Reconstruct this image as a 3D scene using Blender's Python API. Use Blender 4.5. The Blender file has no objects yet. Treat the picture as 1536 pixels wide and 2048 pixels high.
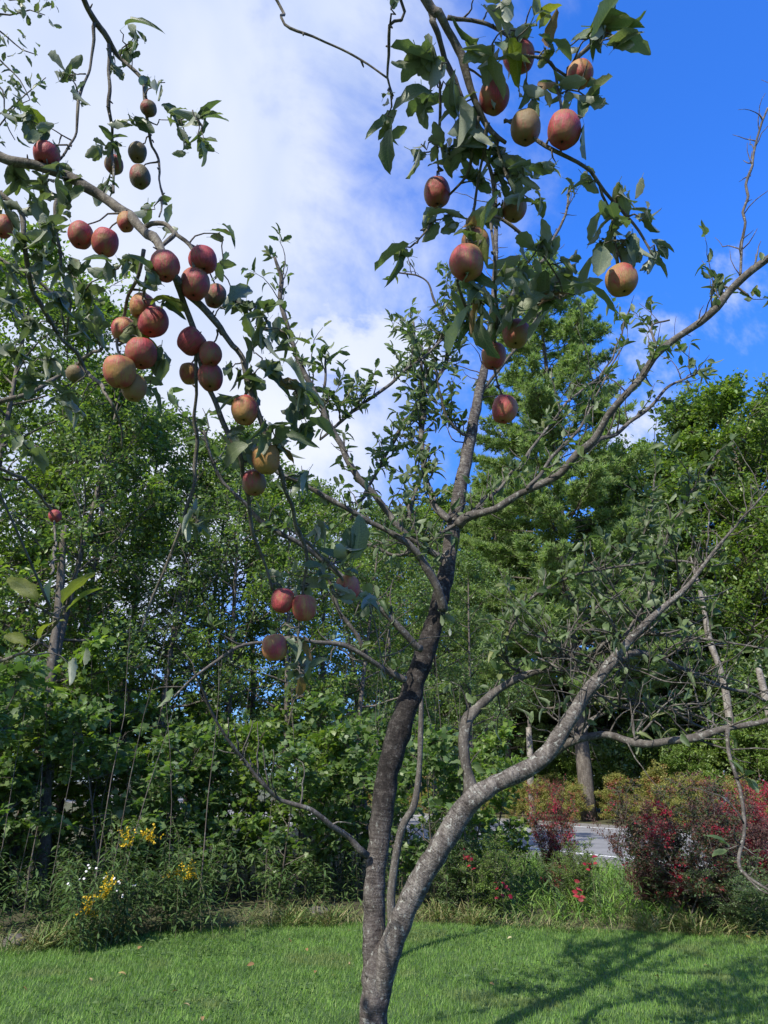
import bpy, math, random
import numpy as np
from mathutils import Vector
R_ = math.radians
PI = math.pi
C = bpy.context.scene.collection
scene = bpy.context.scene

# ------------------------------------------------------------------ camera
PITCH = R_(21.4); F = 1365.0; CAMZ = 1.6
cam_d = bpy.data.cameras.new('camera'); cam = bpy.data.objects.new('camera', cam_d); C.objects.link(cam)
cam.location = (0, 0, CAMZ); cam.rotation_euler = (PI/2 + PITCH, 0, 0)
cam_d.sensor_fit = 'VERTICAL'; cam_d.sensor_height = 36; cam_d.lens = 36*F/2048
cam_d.clip_start = 0.05; cam_d.clip_end = 2000
scene.camera = cam
scene.view_settings.view_transform = 'Standard'; scene.view_settings.look = 'None'
scene.view_settings.exposure = 0.9; scene.view_settings.gamma = 1
scene.view_settings.use_curve_mapping = False
scene.cycles.max_bounces = 4; scene.cycles.diffuse_bounces = 2; scene.cycles.transmission_bounces = 3
scene.cycles.transparent_max_bounces = 4

SUN_AZ = R_(212)      # compass style: 0 = +Y, clockwise
SUN_EL = R_(43)
to_sun = Vector((math.sin(SUN_AZ)*math.cos(SUN_EL), math.cos(SUN_AZ)*math.cos(SUN_EL), math.sin(SUN_EL)))
sun_d = bpy.data.lights.new('sun', 'SUN'); sun = bpy.data.objects.new('sun', sun_d); C.objects.link(sun)
sun_d.energy = 3.8; sun_d.angle = R_(0.5); sun_d.color = (1.0, 0.94, 0.84)
sun.rotation_euler = (-to_sun).to_track_quat('-Z', 'Y').to_euler()

# ------------------------------------------------------------------ world sky with clouds
W = bpy.data.worlds.new('World'); scene.world = W; W.use_nodes = True
SEEDX = 11.1
nt = W.node_tree; nt.nodes.clear()
def N(t, typ, **kw):
    n = t.nodes.new(typ)
    for k, v in kw.items(): setattr(n, k, v)
    return n
def L(t, a, b): t.links.new(a, b)
def math_n(t, op, a, b=None, c=None, clamp=False):
    n = N(t, 'ShaderNodeMath', operation=op); n.use_clamp = clamp
    for i, v in enumerate((a, b, c)):
        if v is None: continue
        if isinstance(v, (int, float)): n.inputs[i].default_value = v
        else: L(t, v, n.inputs[i])
    return n.outputs[0]
def mixc(t, fac, a, b, mode='MIX'):
    n = N(t, 'ShaderNodeMix', data_type='RGBA', blend_type=mode)
    n.clamp_factor = True
    for s, v in ((n.inputs[0], fac), (n.inputs[6], a), (n.inputs[7], b)):
        if isinstance(v, (int, float)): s.default_value = v
        elif isinstance(v, tuple): s.default_value = v + ((1,) if len(v) == 3 else ())
        else: L(t, v, s)
    return n.outputs[2]
def ramp(t, fac, stops, interp='LINEAR'):
    n = N(t, 'ShaderNodeValToRGB'); cr = n.color_ramp; cr.interpolation = interp
    while len(cr.elements) > 1: cr.elements.remove(cr.elements[-1])
    for i, (p, c) in enumerate(stops):
        e = cr.elements[0] if i == 0 else cr.elements.new(p)
        e.position = p; e.color = (c, c, c, 1) if isinstance(c, (int, float)) else tuple(c) + (1,)
    if fac is not None: L(t, fac, n.inputs[0])
    return n.outputs[0]
def noise(t, vec, scale, detail=4, rough=0.55, dist=0.0):
    n = N(t, 'ShaderNodeTexNoise'); n.inputs['Scale'].default_value = scale
    n.inputs['Detail'].default_value = detail; n.inputs['Roughness'].default_value = rough
    n.inputs['Distortion'].default_value = dist
    if vec is not None: L(t, vec, n.inputs['Vector'])
    return n.outputs['Fac']
sky = N(nt, 'ShaderNodeTexSky', sky_type='NISHITA'); sky.sun_disc = False
sky.sun_elevation = SUN_EL; sky.sun_rotation = SUN_AZ; sky.air_density = 1.0; sky.dust_density = 0.2; sky.ozone_density = 4.0
geo = N(nt, 'ShaderNodeTexCoord'); gv = geo.outputs['Generated']
sep = N(nt, 'ShaderNodeSeparateXYZ'); L(nt, gv, sep.inputs[0])
tint = mixc(nt, ramp(nt, sep.outputs['Z'], [(0.0, 0.0), (0.62, 1.0)]), (0.34, 0.44, 0.72), (0.36, 0.95, 1.9))
skyc = mixc(nt, 1.0, sky.outputs[0], tint, 'MULTIPLY')
# cloud bank over the left of the sky, broken edge
smp = N(nt, 'ShaderNodeMapping'); smp.inputs['Location'].default_value = (SEEDX, 1.3, 4.0); L(nt, gv, smp.inputs[0])
big = noise(nt, smp.outputs[0], 2.6, 7, 0.6, 0.4)
fine = noise(nt, gv, 9.0, 6, 0.6, 0.3)
m = math_n(nt, 'MULTIPLY_ADD', sep.outputs['X'], -4.2, 0.95)
lowz = math_n(nt, 'SUBTRACT', 0.62, sep.outputs['Z'])
m = math_n(nt, 'ADD', m, math_n(nt, 'MULTIPLY', lowz, 0.9))
m = math_n(nt, 'SUBTRACT', m, math_n(nt, 'MULTIPLY', math_n(nt, 'SUBTRACT', 0.47, sep.outputs['Z'], clamp=True), 7.0))
m = math_n(nt, 'ADD', m, math_n(nt, 'MULTIPLY', math_n(nt, 'SUBTRACT', big, 0.5), 3.6))
m = math_n(nt, 'ADD', m, math_n(nt, 'MULTIPLY', math_n(nt, 'SUBTRACT', fine, 0.5), 1.1))
small = noise(nt, smp.outputs[0], 3.3, 7, 0.6, 0.3)
m = math_n(nt, 'MAXIMUM', m, math_n(nt, 'SUBTRACT', math_n(nt, 'MULTIPLY', math_n(nt, 'SUBTRACT', small, 0.43), 9.0), math_n(nt, 'MULTIPLY', math_n(nt, 'ABSOLUTE', math_n(nt, 'SUBTRACT', sep.outputs['Z'], 0.56)), 11.0)))
mask = N(nt, 'ShaderNodeMapRange', interpolation_type='SMOOTHSTEP'); L(nt, m, mask.inputs[0])
mask.inputs[1].default_value = 0.0; mask.inputs[2].default_value = 1.45
thick = noise(nt, gv, 1.7, 5, 0.55, 0.4)
ccol = mixc(nt, ramp(nt, thick, [(0.36, 0.0), (0.66, 1.0)]), (2.6, 3.2, 4.6), (4.3, 4.55, 5.3))
fin = mixc(nt, mask.outputs[0], skyc, ccol)
bg = N(nt, 'ShaderNodeBackground'); bg.inputs[1].default_value = 0.113; L(nt, fin, bg.inputs[0])
out = N(nt, 'ShaderNodeOutputWorld'); L(nt, bg.outputs[0], out.inputs[0])

# ------------------------------------------------------------------ projection helpers (photo pixel -> place)
ct, st = math.cos(PITCH), math.sin(PITCH)
def P(px, py, d):
    k = -(py-1024)/F
    return np.array(((px-768)/F*d, d*ct - k*d*st, CAMZ + d*st + k*d*ct))
def PW(px, py, Y):
    k = -(py-1024)/F
    return P(px, py, Y/(ct - k*st))
def G(px, py):
    k = -(py-1024)/F
    return P(px, py, -CAMZ/(st + k*ct))

# ------------------------------------------------------------------ mesh helpers
def mesh_np(name, V, Q=None, T=None, uv=None, smooth=True):
    """V (n,3); Q (q,4) quads; T (t,3) tris; uv per vertex (n,2)"""
    me = bpy.data.meshes.new(name)
    V = np.asarray(V, dtype=np.float32)
    parts, starts, pos = [], [], 0
    if Q is not None and len(Q):
        Q = np.asarray(Q, dtype=np.int32); parts.append(Q.ravel()); starts.append(pos + np.arange(len(Q))*4); pos += len(Q)*4
    if T is not None and len(T):
        T = np.asarray(T, dtype=np.int32); parts.append(T.ravel()); starts.append(pos + np.arange(len(T))*3); pos += len(T)*3
    li = np.concatenate(parts).astype(np.int32); ls = np.concatenate(starts).astype(np.int32)
    me.vertices.add(len(V)); me.vertices.foreach_set('co', V.ravel())
    me.loops.add(len(li)); me.loops.foreach_set('vertex_index', li)
    me.polygons.add(len(ls)); me.polygons.foreach_set('loop_start', ls)
    if uv is not None:
        u = me.uv_layers.new(name='UVMap'); u.data.foreach_set('uv', np.asarray(uv, dtype=np.float32)[li].ravel())
    me.update(calc_edges=True)
    me.polygons.foreach_set('use_smooth', np.full(len(ls), smooth))
    return me
def link(name, me, mat=None, parent=None, loc=None):
    o = bpy.data.objects.new(name, me)
    if me is not None and mat is not None and not me.materials: me.materials.append(mat)
    C.objects.link(o)
    if parent: o.parent = parent
    if loc is not None: o.location = loc
    return o
def tag(o, label=None, cat=None, group=None, kind=None):
    if label: o['label'] = label
    if cat: o['category'] = cat
    if group: o['group'] = group
    if kind: o['kind'] = kind
    return o
def empty(name, loc, label, cat, group=None, rz=0, s=1):
    o = bpy.data.objects.new(name, None); C.objects.link(o); o.location = loc; o.rotation_euler = (0, 0, rz)
    o.scale = (s, s, s) if isinstance(s, (int, float)) else s
    o.empty_display_size = 0.1
    return tag(o, label, cat, group)
def copy_tree(o, parent=None):
    c = o.copy(); C.objects.link(c)
    if parent: c.parent = parent
    for ch in [x for x in KIDS.get(o.name, [])]:
        d = ch.copy(); C.objects.link(d); d.parent = c
    return c
KIDS = {}
def kid(parent, ch): KIDS.setdefault(parent.name, []).append(ch); return ch

def catmull(pts, rad, step):
    pts = np.asarray(pts, float); rad = np.asarray(rad, float)
    n = len(pts)
    ext = np.vstack([2*pts[0]-pts[1], pts, 2*pts[-1]-pts[-2]])
    oP, oR = [], []
    for i in range(n-1):
        p0, p1, p2, p3 = ext[i:i+4]
        L_ = np.linalg.norm(p2-p1); m_ = max(1, int(round(L_/step)))
        t = np.linspace(0, 1, m_, endpoint=False)[:, None]
        oP.append(0.5*((2*p1)+(-p0+p2)*t+(2*p0-5*p1+4*p2-p3)*t**2+(-p0+3*p1-3*p2+p3)*t**3))
        oR.append(rad[i]+(rad[i+1]-rad[i])*t[:, 0])
    oP.append(pts[-1:]); oR.append(rad[-1:])
    return np.vstack(oP), np.concatenate(oR)
class Tubes:
    def __init__(s): s.V, s.Q, s.T, s.U, s.n = [], [], [], [], 0
    def add(s, pts, rad, sides=6, lump=0.0, rng=None, cap=True):
        pts = np.asarray(pts, float); rad = np.asarray(rad, float); n = len(pts)
        if n < 2: return
        tg = np.gradient(pts, axis=0); tg /= np.linalg.norm(tg, axis=1)[:, None] + 1e-9
        ref = np.array((0., 0., 1.)) if abs(tg[0, 2]) < 0.8 else np.array((1., 0., 0.))
        u = np.empty_like(pts)
        a = ref - tg[0]*ref.dot(tg[0]); a /= np.linalg.norm(a)
        for i in range(n):
            a = a - tg[i]*a.dot(tg[i]); a /= np.linalg.norm(a) + 1e-9; u[i] = a
        v = np.cross(tg, u)
        th = np.linspace(0, 2*PI, sides, endpoint=False)
        rr = np.repeat(rad[:, None], sides, 1)
        if lump and rng is not None:
            g = rng.normal(0, 1, (n, sides))
            for _ in range(2):
                g = (g + np.roll(g, 1, 1) + np.roll(g, -1, 1))/2.0
                gp = np.vstack([g[:1], g, g[-1:]]); g = (gp[:-2]+gp[1:-1]+gp[2:])/2.2
            rr = rr*(1 + lump*g)
        ring = pts[:, None, :] + rr[..., None]*(np.cos(th)[None, :, None]*u[:, None, :] + np.sin(th)[None, :, None]*v[:, None, :])
        ln = np.concatenate([[0], np.cumsum(np.linalg.norm(np.diff(pts, axis=0), axis=1))])
        uv = np.stack([np.repeat((th/(2*PI))[None], n, 0), np.repeat(ln[:, None], sides, 1)], -1)
        s.V.append(ring.reshape(-1, 3)); s.U.append(uv.reshape(-1, 2))
        i = np.arange(n-1)[:, None]*sides; j = np.arange(sides)[None]; j2 = (j+1) % sides
        q = np.stack([i+j, i+j2, i+sides+j2, i+sides+j], -1).reshape(-1, 4) + s.n
        s.Q.append(q)
        s.n += n*sides
        if cap:
            for e, fl in ((0, 1), (n-1, 0)):
                s.V.append(pts[e:e+1]); s.U.append(np.array([[0.5, ln[e]]]))
                b = s.n - n*sides + e*sides if e == 0 else s.n - (1 if fl == 0 else 0) - sides
                base = (s.n0 if False else None)
                ring0 = s._last if False else None
                s.n += 1
                k = np.arange(sides)
                start = s._start(n, sides, e, fl)
                t = np.stack([start+k, start+(k+1) % sides, np.full(sides, s.n-1)], -1)
                if fl: t = t[:, ::-1]
                s.T.append(t)
    def _start(s, n, sides, e, fl):
        # index of the first vertex of the end ring just added
        return s.n - 1 - n*sides if fl else s.n - 2 - sides
    def mesh(s, name):
        T = np.vstack(s.T) if s.T else None
        return mesh_np(name, np.vstack(s.V), np.vstack(s.Q), T, np.vstack(s.U))

def frames(dirs, norms):
    d = dirs/np.linalg.norm(dirs, axis=1)[:, None]
    n = norms - d*np.sum(norms*d, 1)[:, None]; n /= np.linalg.norm(n, axis=1)[:, None] + 1e-9
    x = np.cross(d, n)
    return np.stack([x, d, n], -1)           # columns: side, along, normal
def scatter(tmpl, pos, dirs, norms, scale):
    TV, TF, TU = tmpl
    R = frames(dirs, norms); k = len(TV); n = len(pos)
    V = pos[:, None, :] + np.einsum('nij,kj->nki', R, TV)*np.asarray(scale).reshape(n, 1, 1)
    T = (TF[None] + (np.arange(n)*k)[:, None, None]).reshape(-1, 3)
    return V.reshape(-1, 3), T, np.tile(TU, (n, 1))
def leaf_template(stations=5, width=0.5, curl=0.25, fold=0.25, twist=0.0, bite=0, petiole=0.0, seed=0, sag=0.0):
    """ovate leaf, unit length along +Y, 3 verts per station"""
    r = random.Random(seed); V, U, Fc = [], [], []
    for i in range(stations+1):
        t = (1-math.cos(PI*i/stations))/2 if stations > 5 else i/stations
        w = width*0.5*(math.sin(PI*min(1, t**1.05))**0.6 if 0 < t < 1 else 0.03)
        z = -curl*t*t + sag*math.sin(PI*t)
        tw = twist*t
        for sx in (-1, 0, 1):
            ww = w*(1 if not bite or i in (0, stations) else (1-r.random()*bite))*(1 if stations < 6 else 1+.09*((-1)**i))
            x = sx*ww; zz = abs(x)*fold + z + r.uniform(-.035, .035)*(sx != 0)
            V.append((x*math.cos(tw) - (abs(x)*fold)*math.sin(tw), t + petiole, zz + x*math.sin(tw))); U.append((0.5+sx*0.5, t))
    for i in range(stations):
        for c in (0, 1):
            a = i*3+c; Fc += [(a, a+1, a+4), (a, a+4, a+3)]
    if petiole:
        b = len(V); V += [(-0.012, 0, 0), (0.012, 0, 0), (0.012, petiole, 0), (-0.012, petiole, 0)]; U += [(0.5, 0)]*4
        Fc += [(b, b+1, b+2), (b, b+2, b+3), (b+3, b+2, 1)]
    return np.array(V, float), np.array(Fc), np.array(U, float)
def maple_template(curl=0.2):
    pts = [(0, 0), (.22, .02), (.46, -.02), (.34, .2), (.62, .42), (.36, .5), (.3, .62), (0, 1.05), (-.3, .62), (-.36, .5), (-.62, .42), (-.34, .2), (-.46, -.02), (-.22, .02)]
    c = (0, .32)
    V = [(c[0], c[1], 0)] + [(x*.95, y, -curl*(x*x+(y-.3)**2)) for x, y in pts]
    n = len(pts); Fc = [(0, 1+i, 1+(i+1) % n) for i in range(n)]
    U = [(0.5, .3)] + [(0.5+x*.5, y) for x, y in pts]
    return np.array(V), np.array(Fc), np.array(U)
QUAD = (np.array([(0, 0, 0), (.28, .45, .1), (0, 1, -.12), (-.28, .45, .1)]), np.array([(0, 1, 2), (0, 2, 3)]), np.array([(.5, 0), (1, .5), (.5, 1), (0, .5)]))
OV = leaf_template(2, 0.62, .2, .25)
OV4 = leaf_template(4, 0.6, .22, .22, petiole=.12)
MAPLE = maple_template()
LANCE = leaf_template(3, 0.2, .45, .3)

# ------------------------------------------------------------------ materials
def new_mat(name):
    m_ = bpy.data.materials.new(name); m_.use_nodes = True; t = m_.node_tree; t.nodes.clear(); return m_, t
def leaf_mat(name, cols, under=None, transl=0.35, rough=0.5, veins=False, tint=(1.25, 1.45, 0.55), spec=0.35, patch=None):
    m_, t = new_mat(name)
    g = N(t, 'ShaderNodeNewGeometry'); oi = N(t, 'ShaderNodeObjectInfo')
    rnd = math_n(t, 'FRACT', math_n(t, 'ADD', g.outputs['Random Per Island'], oi.outputs['Random']))
    col = ramp(t, rnd, [(i/(len(cols)-1), c) for i, c in enumerate(cols)])
    tc = N(t, 'ShaderNodeTexCoord')
    nz = noise(t, tc.outputs['Object'], 3.0 if not veins else 30.0, 3)
    col = mixc(t, 1.0, col, ramp(t, nz, [(0.3, 0.7), (0.7, 1.25)]), 'MULTIPLY')
    if patch:   # colour patches through the crown (autumn tint)
        pn = noise(t, tc.outputs['Object'], patch[1], 2)
        col = mixc(t, ramp(t, pn, [(patch[2], 0.0), (patch[2]+0.06, 1.0)]), col, patch[0])
    if veins:
        sp = N(t, 'ShaderNodeSeparateXYZ'); L(t, tc.outputs['UV'], sp.inputs[0])
        ax = math_n(t, 'ABSOLUTE', math_n(t, 'SUBTRACT', sp.outputs[0], 0.5))
        mid = math_n(t, 'LESS_THAN', ax, 0.035)
        ph = math_n(t, 'FRACT', math_n(t, 'MULTIPLY', math_n(t, 'SUBTRACT', sp.outputs[1], math_n(t, 'MULTIPLY', ax, 0.35)), 9.0))
        sv = math_n(t, 'LESS_THAN', ph, 0.13)
        vv = math_n(t, 'MAXIMUM', mid, math_n(t, 'MULTIPLY', sv, 0.45))
        col = mixc(t, math_n(t, 'MULTIPLY', vv, 0.45), col, (0.2, 0.24, 0.12))
        spot = noise(t, tc.outputs['Object'], 60.0, 2, .5)
        col = mixc(t, ramp(t, spot, [(0.66, 0.0), (0.72, 0.7)]), col, (0.09, 0.05, 0.02))
    front = col
    if under:
        und = mixc(t, 0.75, col, under)
        col = mixc(t, g.outputs['Backfacing'], col, und)
    pr = N(t, 'ShaderNodeBsdfPrincipled'); L(t, col, pr.inputs['Base Color']); pr.inputs['Roughness'].default_value = rough
    pr.inputs['Specular IOR Level'].default_value = spec
    tr = N(t, 'ShaderNodeBsdfTranslucent'); L(t, mixc(t, 1.0, front, tint, 'MULTIPLY'), tr.inputs[0])
    if veins:
        bp = N(t, 'ShaderNodeBump'); bp.inputs['Strength'].default_value = 0.5; bp.inputs['Distance'].default_value = 0.002
        L(t, math_n(t, 'SUBTRACT', nz, vv), bp.inputs['Height']); L(t, bp.outputs[0], pr.inputs['Normal'])
    mx = N(t, 'ShaderNodeMixShader'); mx.inputs[0].default_value = transl
    L(t, pr.outputs[0], mx.inputs[1]); L(t, tr.outputs[0], mx.inputs[2])
    o = N(t, 'ShaderNodeOutputMaterial'); L(t, mx.outputs[0], o.inputs[0])
    return m_
def bark_mat(name, dark, mid, light, scale=14, lichen=0.5, bump=0.6, stain=None, holes=None, ring=0.0):
    m_, t = new_mat(name)
    tc = N(t, 'ShaderNodeTexCoord'); ob = tc.outputs['Object']; uv = tc.outputs['UV']
    mp = N(t, 'ShaderNodeMapping'); mp.inputs['Scale'].default_value = (1, 1, .35); L(t, ob, mp.inputs[0])
    n1 = noise(t, mp.outputs[0], scale, 6, .65); n2 = noise(t, ob, scale*4, 5, .7)
    mu = N(t, 'ShaderNodeMapping'); mu.inputs['Scale'].default_value = (5, 75, 1); L(t, uv, mu.inputs[0])
    n3 = noise(t, mu.outputs[0], 1.0, 3, .6)
    v = math_n(t, 'ADD', math_n(t, 'MULTIPLY', n1, .6), math_n(t, 'MULTIPLY', n2, .4))
    if ring: v = math_n(t, 'ADD', v, math_n(t, 'MULTIPLY', math_n(t, 'SUBTRACT', n3, .5), ring))
    col = ramp(t, v, [(0.32, dark), (0.5, mid), (0.68, light)])
    ln = noise(t, ob, scale*2.2, 4, .6, .3)
    col = mixc(t, math_n(t, 'MULTIPLY', ramp(t, ln, [(.58, 0.0), (.66, 1.0)]), lichen), col, (0.36, 0.37, 0.33))
    h = math_n(t, 'ADD', n1, math_n(t, 'MULTIPLY', n2, .5))
    if ring:
        dash = ramp(t, n3, [(.6, 0.0), (.66, 1.0)])
        col = mixc(t, math_n(t, 'MULTIPLY', dash, ring), col, light)
        h = math_n(t, 'ADD', h, math_n(t, 'MULTIPLY', dash, .35))
    if stain:
        sp = N(t, 'ShaderNodeSeparateXYZ'); L(t, ob, sp.inputs[0]); z = sp.outputs[2]
        zz = math_n(t, 'ADD', z, math_n(t, 'MULTIPLY', math_n(t, 'SUBTRACT', noise(t, ob, 7, 3), .5), .5))
        a = ramp(t, math_n(t, 'DIVIDE', math_n(t, 'SUBTRACT', zz, stain[0]), stain[1]-stain[0], clamp=True), [(0, 0.0), (.15, 1.0), (.8, 1.0), (1, 0.0)])
        col = mixc(t, math_n(t, 'MULTIPLY', math_n(t, 'MULTIPLY', a, ramp(t, noise(t, ob, 26, 5, .7), [(.35, .45), (.55, 1.0)])), .9), col, (0.01, 0.008, 0.007))
    if holes:
        # rows of small pits ringing the stem
        br = N(t, 'ShaderNodeTexBrick'); br.offset = 0.5
        mh = N(t, 'ShaderNodeMapping'); mh.inputs['Scale'].default_value = (26, 75, 1); L(t, uv, mh.inputs[0])
        L(t, mh.outputs[0], br.inputs['Vector']); br.inputs['Scale'].default_value = 1.0
        br.inputs['Mortar Size'].default_value = .38; br.inputs['Brick Width'].default_value = 1.0; br.inputs['Row Height'].default_value = 1.0
        sp2 = N(t, 'ShaderNodeSeparateXYZ'); L(t, uv, sp2.inputs[0])
        hz = math_n(t, 'MULTIPLY', math_n(t, 'GREATER_THAN', sp2.outputs[1], holes[0]), math_n(t, 'LESS_THAN', sp2.outputs[1], holes[1]))
        hz = math_n(t, 'MULTIPLY', hz, ramp(t, noise(t, ob, 9, 3), [(.48, 0.0), (.6, 1.0)]))
        pit = math_n(t, 'MULTIPLY', math_n(t, 'SUBTRACT', 1.0, br.outputs['Fac']), hz)
        col = mixc(t, math_n(t, 'MULTIPLY', pit, .38), col, (0.02, 0.016, 0.012))
        h = math_n(t, 'SUBTRACT', h, math_n(t, 'MULTIPLY', pit, .5))
    pr = N(t, 'ShaderNodeBsdfPrincipled'); L(t, col, pr.inputs['Base Color']); pr.inputs['Roughness'].default_value = .85
    pr.inputs['Specular IOR Level'].default_value = .25
    bp = N(t, 'ShaderNodeBump'); bp.inputs['Strength'].default_value = bump; bp.inputs['Distance'].default_value = .012
    L(t, h, bp.inputs['Height']); L(t, bp.outputs[0], pr.inputs['Normal'])
    o = N(t, 'ShaderNodeOutputMaterial'); L(t, pr.outputs[0], o.inputs[0])
    return m_

M = {}
M['apple_leaf'] = leaf_mat('apple_leaf_green', [(.07, .11, .06), (.1, .145, .08), (.16, .19, .12), (.075, .115, .06), (.13, .16, .07)], under=(.3, .33, .26), veins=True, transl=.3, rough=.42)
M['apple_leaf_yellow'] = leaf_mat('apple_leaf_yellow_green', [(.13, .17, .03), (.2, .2, .04), (.1, .15, .03)], under=(.2, .22, .1), veins=True, transl=.45, rough=.45)
M['apple_leaf_dry'] = leaf_mat('apple_leaf_brown', [(.2, .12, .06), (.26, .17, .1), (.15, .08, .04)], veins=True, transl=.3, rough=.7)
M['tree_leaf'] = leaf_mat('apple_leaf_far', [(.06, .1, .04), (.085, .135, .05), (.12, .17, .07), (.07, .12, .045), (.16, .18, .07)], under=(.2, .25, .15), transl=.35)
M['forest_leaf'] = leaf_mat('forest_leaf', [(.07, .12, .05), (.12, .19, .075), (.18, .25, .1), (.095, .155, .06), (.16, .22, .09)], transl=.45, rough=.4, spec=.5, tint=(1.5, 1.7, .5))
M['forest_leaf_light'] = leaf_mat('forest_leaf_light', [(.09, .17, .035), (.14, .23, .05), (.19, .26, .06), (.1, .18, .045)], transl=.45, rough=.4, spec=.5, tint=(1.4, 1.5, .5))
M['maple_leaf'] = leaf_mat('maple_leaf', [(.075, .13, .055), (.11, .18, .07), (.18, .25, .085), (.09, .15, .055)], transl=.45, rough=.45, spec=.5, tint=(1.4, 1.7, .5))
M['pine'] = leaf_mat('pine_needle', [(.16, .25, .09), (.22, .32, .12), (.3, .38, .14), (.17, .25, .1)], transl=.45, rough=.5)
M['brush'] = leaf_mat('roadside_leaf', [(.19, .22, .05), (.28, .28, .07), (.34, .3, .1), (.15, .2, .045)], patch=((.36, .17, .09), .9, .55), transl=.4)
M['red_shrub'] = leaf_mat('shrub_leaf_turning_red', [(.035, .07, .025), (.06, .09, .03), (.05, .08, .03), (.12, .04, .03), (.09, .06, .03)], patch=((.25, .015, .035), 2.1, .56), transl=.3, tint=(1.4, 1.2, .8))
M['red_leaf'] = leaf_mat('crimson_leaf', [(.28, .02, .05), (.4, .03, .05), (.18, .015, .04), (.33, .05, .05)], transl=.35, tint=(1.4, .9, .9))
M['crimson'] = leaf_mat('crimson_and_green_leaf', [(.28, .02, .05), (.3, .03, .05), (.09, .12, .03), (.16, .05, .04), (.07, .11, .03)], transl=.35, tint=(1.4, 1.1, .9), patch=((.34, .02, .06), 1.6, .55))
M['purple_leaf'] = leaf_mat('dull_purple_leaf', [(.1, .03, .035), (.14, .06, .05), (.08, .06, .035), (.12, .03, .05)], transl=.3, tint=(1.4, 1, .9))
M['weed'] = leaf_mat('weed_leaf', [(.05, .1, .03), (.08, .14, .045), (.12, .18, .06), (.055, .11, .035)], transl=.3)
M['bark_main'] = bark_mat('apple_bark_pitted', (.02, .016, .014), (.075, .064, .057), (.19, .175, .155), 16, .55, 1.3, ring=.5)
M['bark_left'] = bark_mat('apple_bark_stained', (.02, .016, .014), (.075, .064, .057), (.19, .175, .155), 16, .5, 1.3, stain=(1.25, 3.1), holes=(.3, 1.8), ring=.7)
M['bark_right'] = bark_mat('apple_bark_holed', (.026, .021, .018), (.1, .088, .078), (.25, .23, .205), 16, .75, 1.3, holes=(.35, 1.15), ring=.6)
M['bark_branch'] = bark_mat('apple_branch_bark', (.025, .022, .019), (.08, .071, .062), (.19, .175, .15), 22, .45, .6)
M['bark_near'] = bark_mat('near_branch_bark', (.04, .034, .029), (.11, .098, .08), (.23, .21, .175), 40, .35, .5)
M['bark_forest'] = bark_mat('forest_bark', (.035, .03, .024), (.1, .085, .07), (.2, .18, .15), 9, .3, .6)
M['bark_birch'] = bark_mat('birch_bark', (.04, .03, .026), (.2, .18, .155), (.36, .34, .3), 5, .2, .4, ring=.9)
M['stem'] = bark_mat('weed_stem', (.05, .06, .025), (.12, .12, .06), (.22, .19, .11), 20, 0, .2)

def simple_noise_mat(name, cols, scale, rough=.9, bump=.3, dist=.01, detail=6):
    m_, t = new_mat(name); tc = N(t, 'ShaderNodeTexCoord')
    nz = noise(t, tc.outputs['Object'], scale, detail, .6)
    n2 = noise(t, tc.outputs['Object'], scale*12, 4, .7)
    v = math_n(t, 'ADD', math_n(t, 'MULTIPLY', nz, .6), math_n(t, 'MULTIPLY', n2, .4))
    col = ramp(t, v, [(.35, cols[0]), (.5, cols[1]), (.65, cols[2])])
    pr = N(t, 'ShaderNodeBsdfPrincipled'); L(t, col, pr.inputs['Base Color']); pr.inputs['Roughness'].default_value = rough
    bp = N(t, 'ShaderNodeBump'); bp.inputs['Strength'].default_value = bump; bp.inputs['Distance'].default_value = dist
    L(t, n2, bp.inputs['Height']); L(t, bp.outputs[0], pr.inputs['Normal'])
    o = N(t, 'ShaderNodeOutputMaterial'); L(t, pr.outputs[0], o.inputs[0]); return m_
M['soil'] = simple_noise_mat('forest_floor', [(.04, .035, .02), (.07, .07, .03), (.09, .1, .04)], .8)
M['lawn'] = simple_noise_mat('lawn_ground', [(.025, .06, .015), (.04, .085, .02), (.06, .1, .03)], 1.5)
M['asphalt'] = simple_noise_mat('asphalt', [(.15, .15, .155), (.19, .19, .195), (.24, .24, .245)], 1.5)
M['gravel'] = simple_noise_mat('gravel', [(.1, .095, .09), (.2, .19, .175), (.32, .3, .28)], 9, .95, .8, .03)
M['paint'] = simple_noise_mat('road_paint', [(.6, .6, .58), (.75, .75, .73), (.82, .82, .8)], 3, .7, .1)
M['rock'] = simple_noise_mat('field_stone', [(.05, .045, .04), (.1, .09, .08), (.17, .15, .13)], 4, .9, .7, .02)

# ------------------------------------------------------------------ the ground, lawn, road
def sheet(name, poly, z, mat, kind='structure'):
    V = [(x, y, z) for x, y in poly]
    me = bpy.data.meshes.new(name); me.from_pydata(V, [], [list(range(len(V)))]); me.update()
    return tag(link(name, me, mat), kind=kind)
sheet('ground', [(-600, -600), (600, -600), (600, 600), (-600, 600)], 0, M['soil'])
def edge_y(x):   # far edge of the mown lawn
    return float(np.interp(x, [-14, -5.2, -4.2, -3.0, -1.2, .5, 2, 4, 6, 14], [7.2, 7.55, 7.9, 8.6, 9.4, 9.4, 9.1, 8.6, 8.2, 7.6]))
xs = np.linspace(-14, 14, 40)
sheet('lawn', [(-14, -14), (14, -14)] + [(x, edge_y(x)+.05) for x in xs[::-1]], .004, M['lawn'])
A = G(1050, 1697)[:2]; B = G(1480, 1743)[:2]
rd = (B-A)/np.linalg.norm(B-A); rn = np.array((-rd[1], rd[0])); 
if rn[1] < 0: rn = -rn
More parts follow.
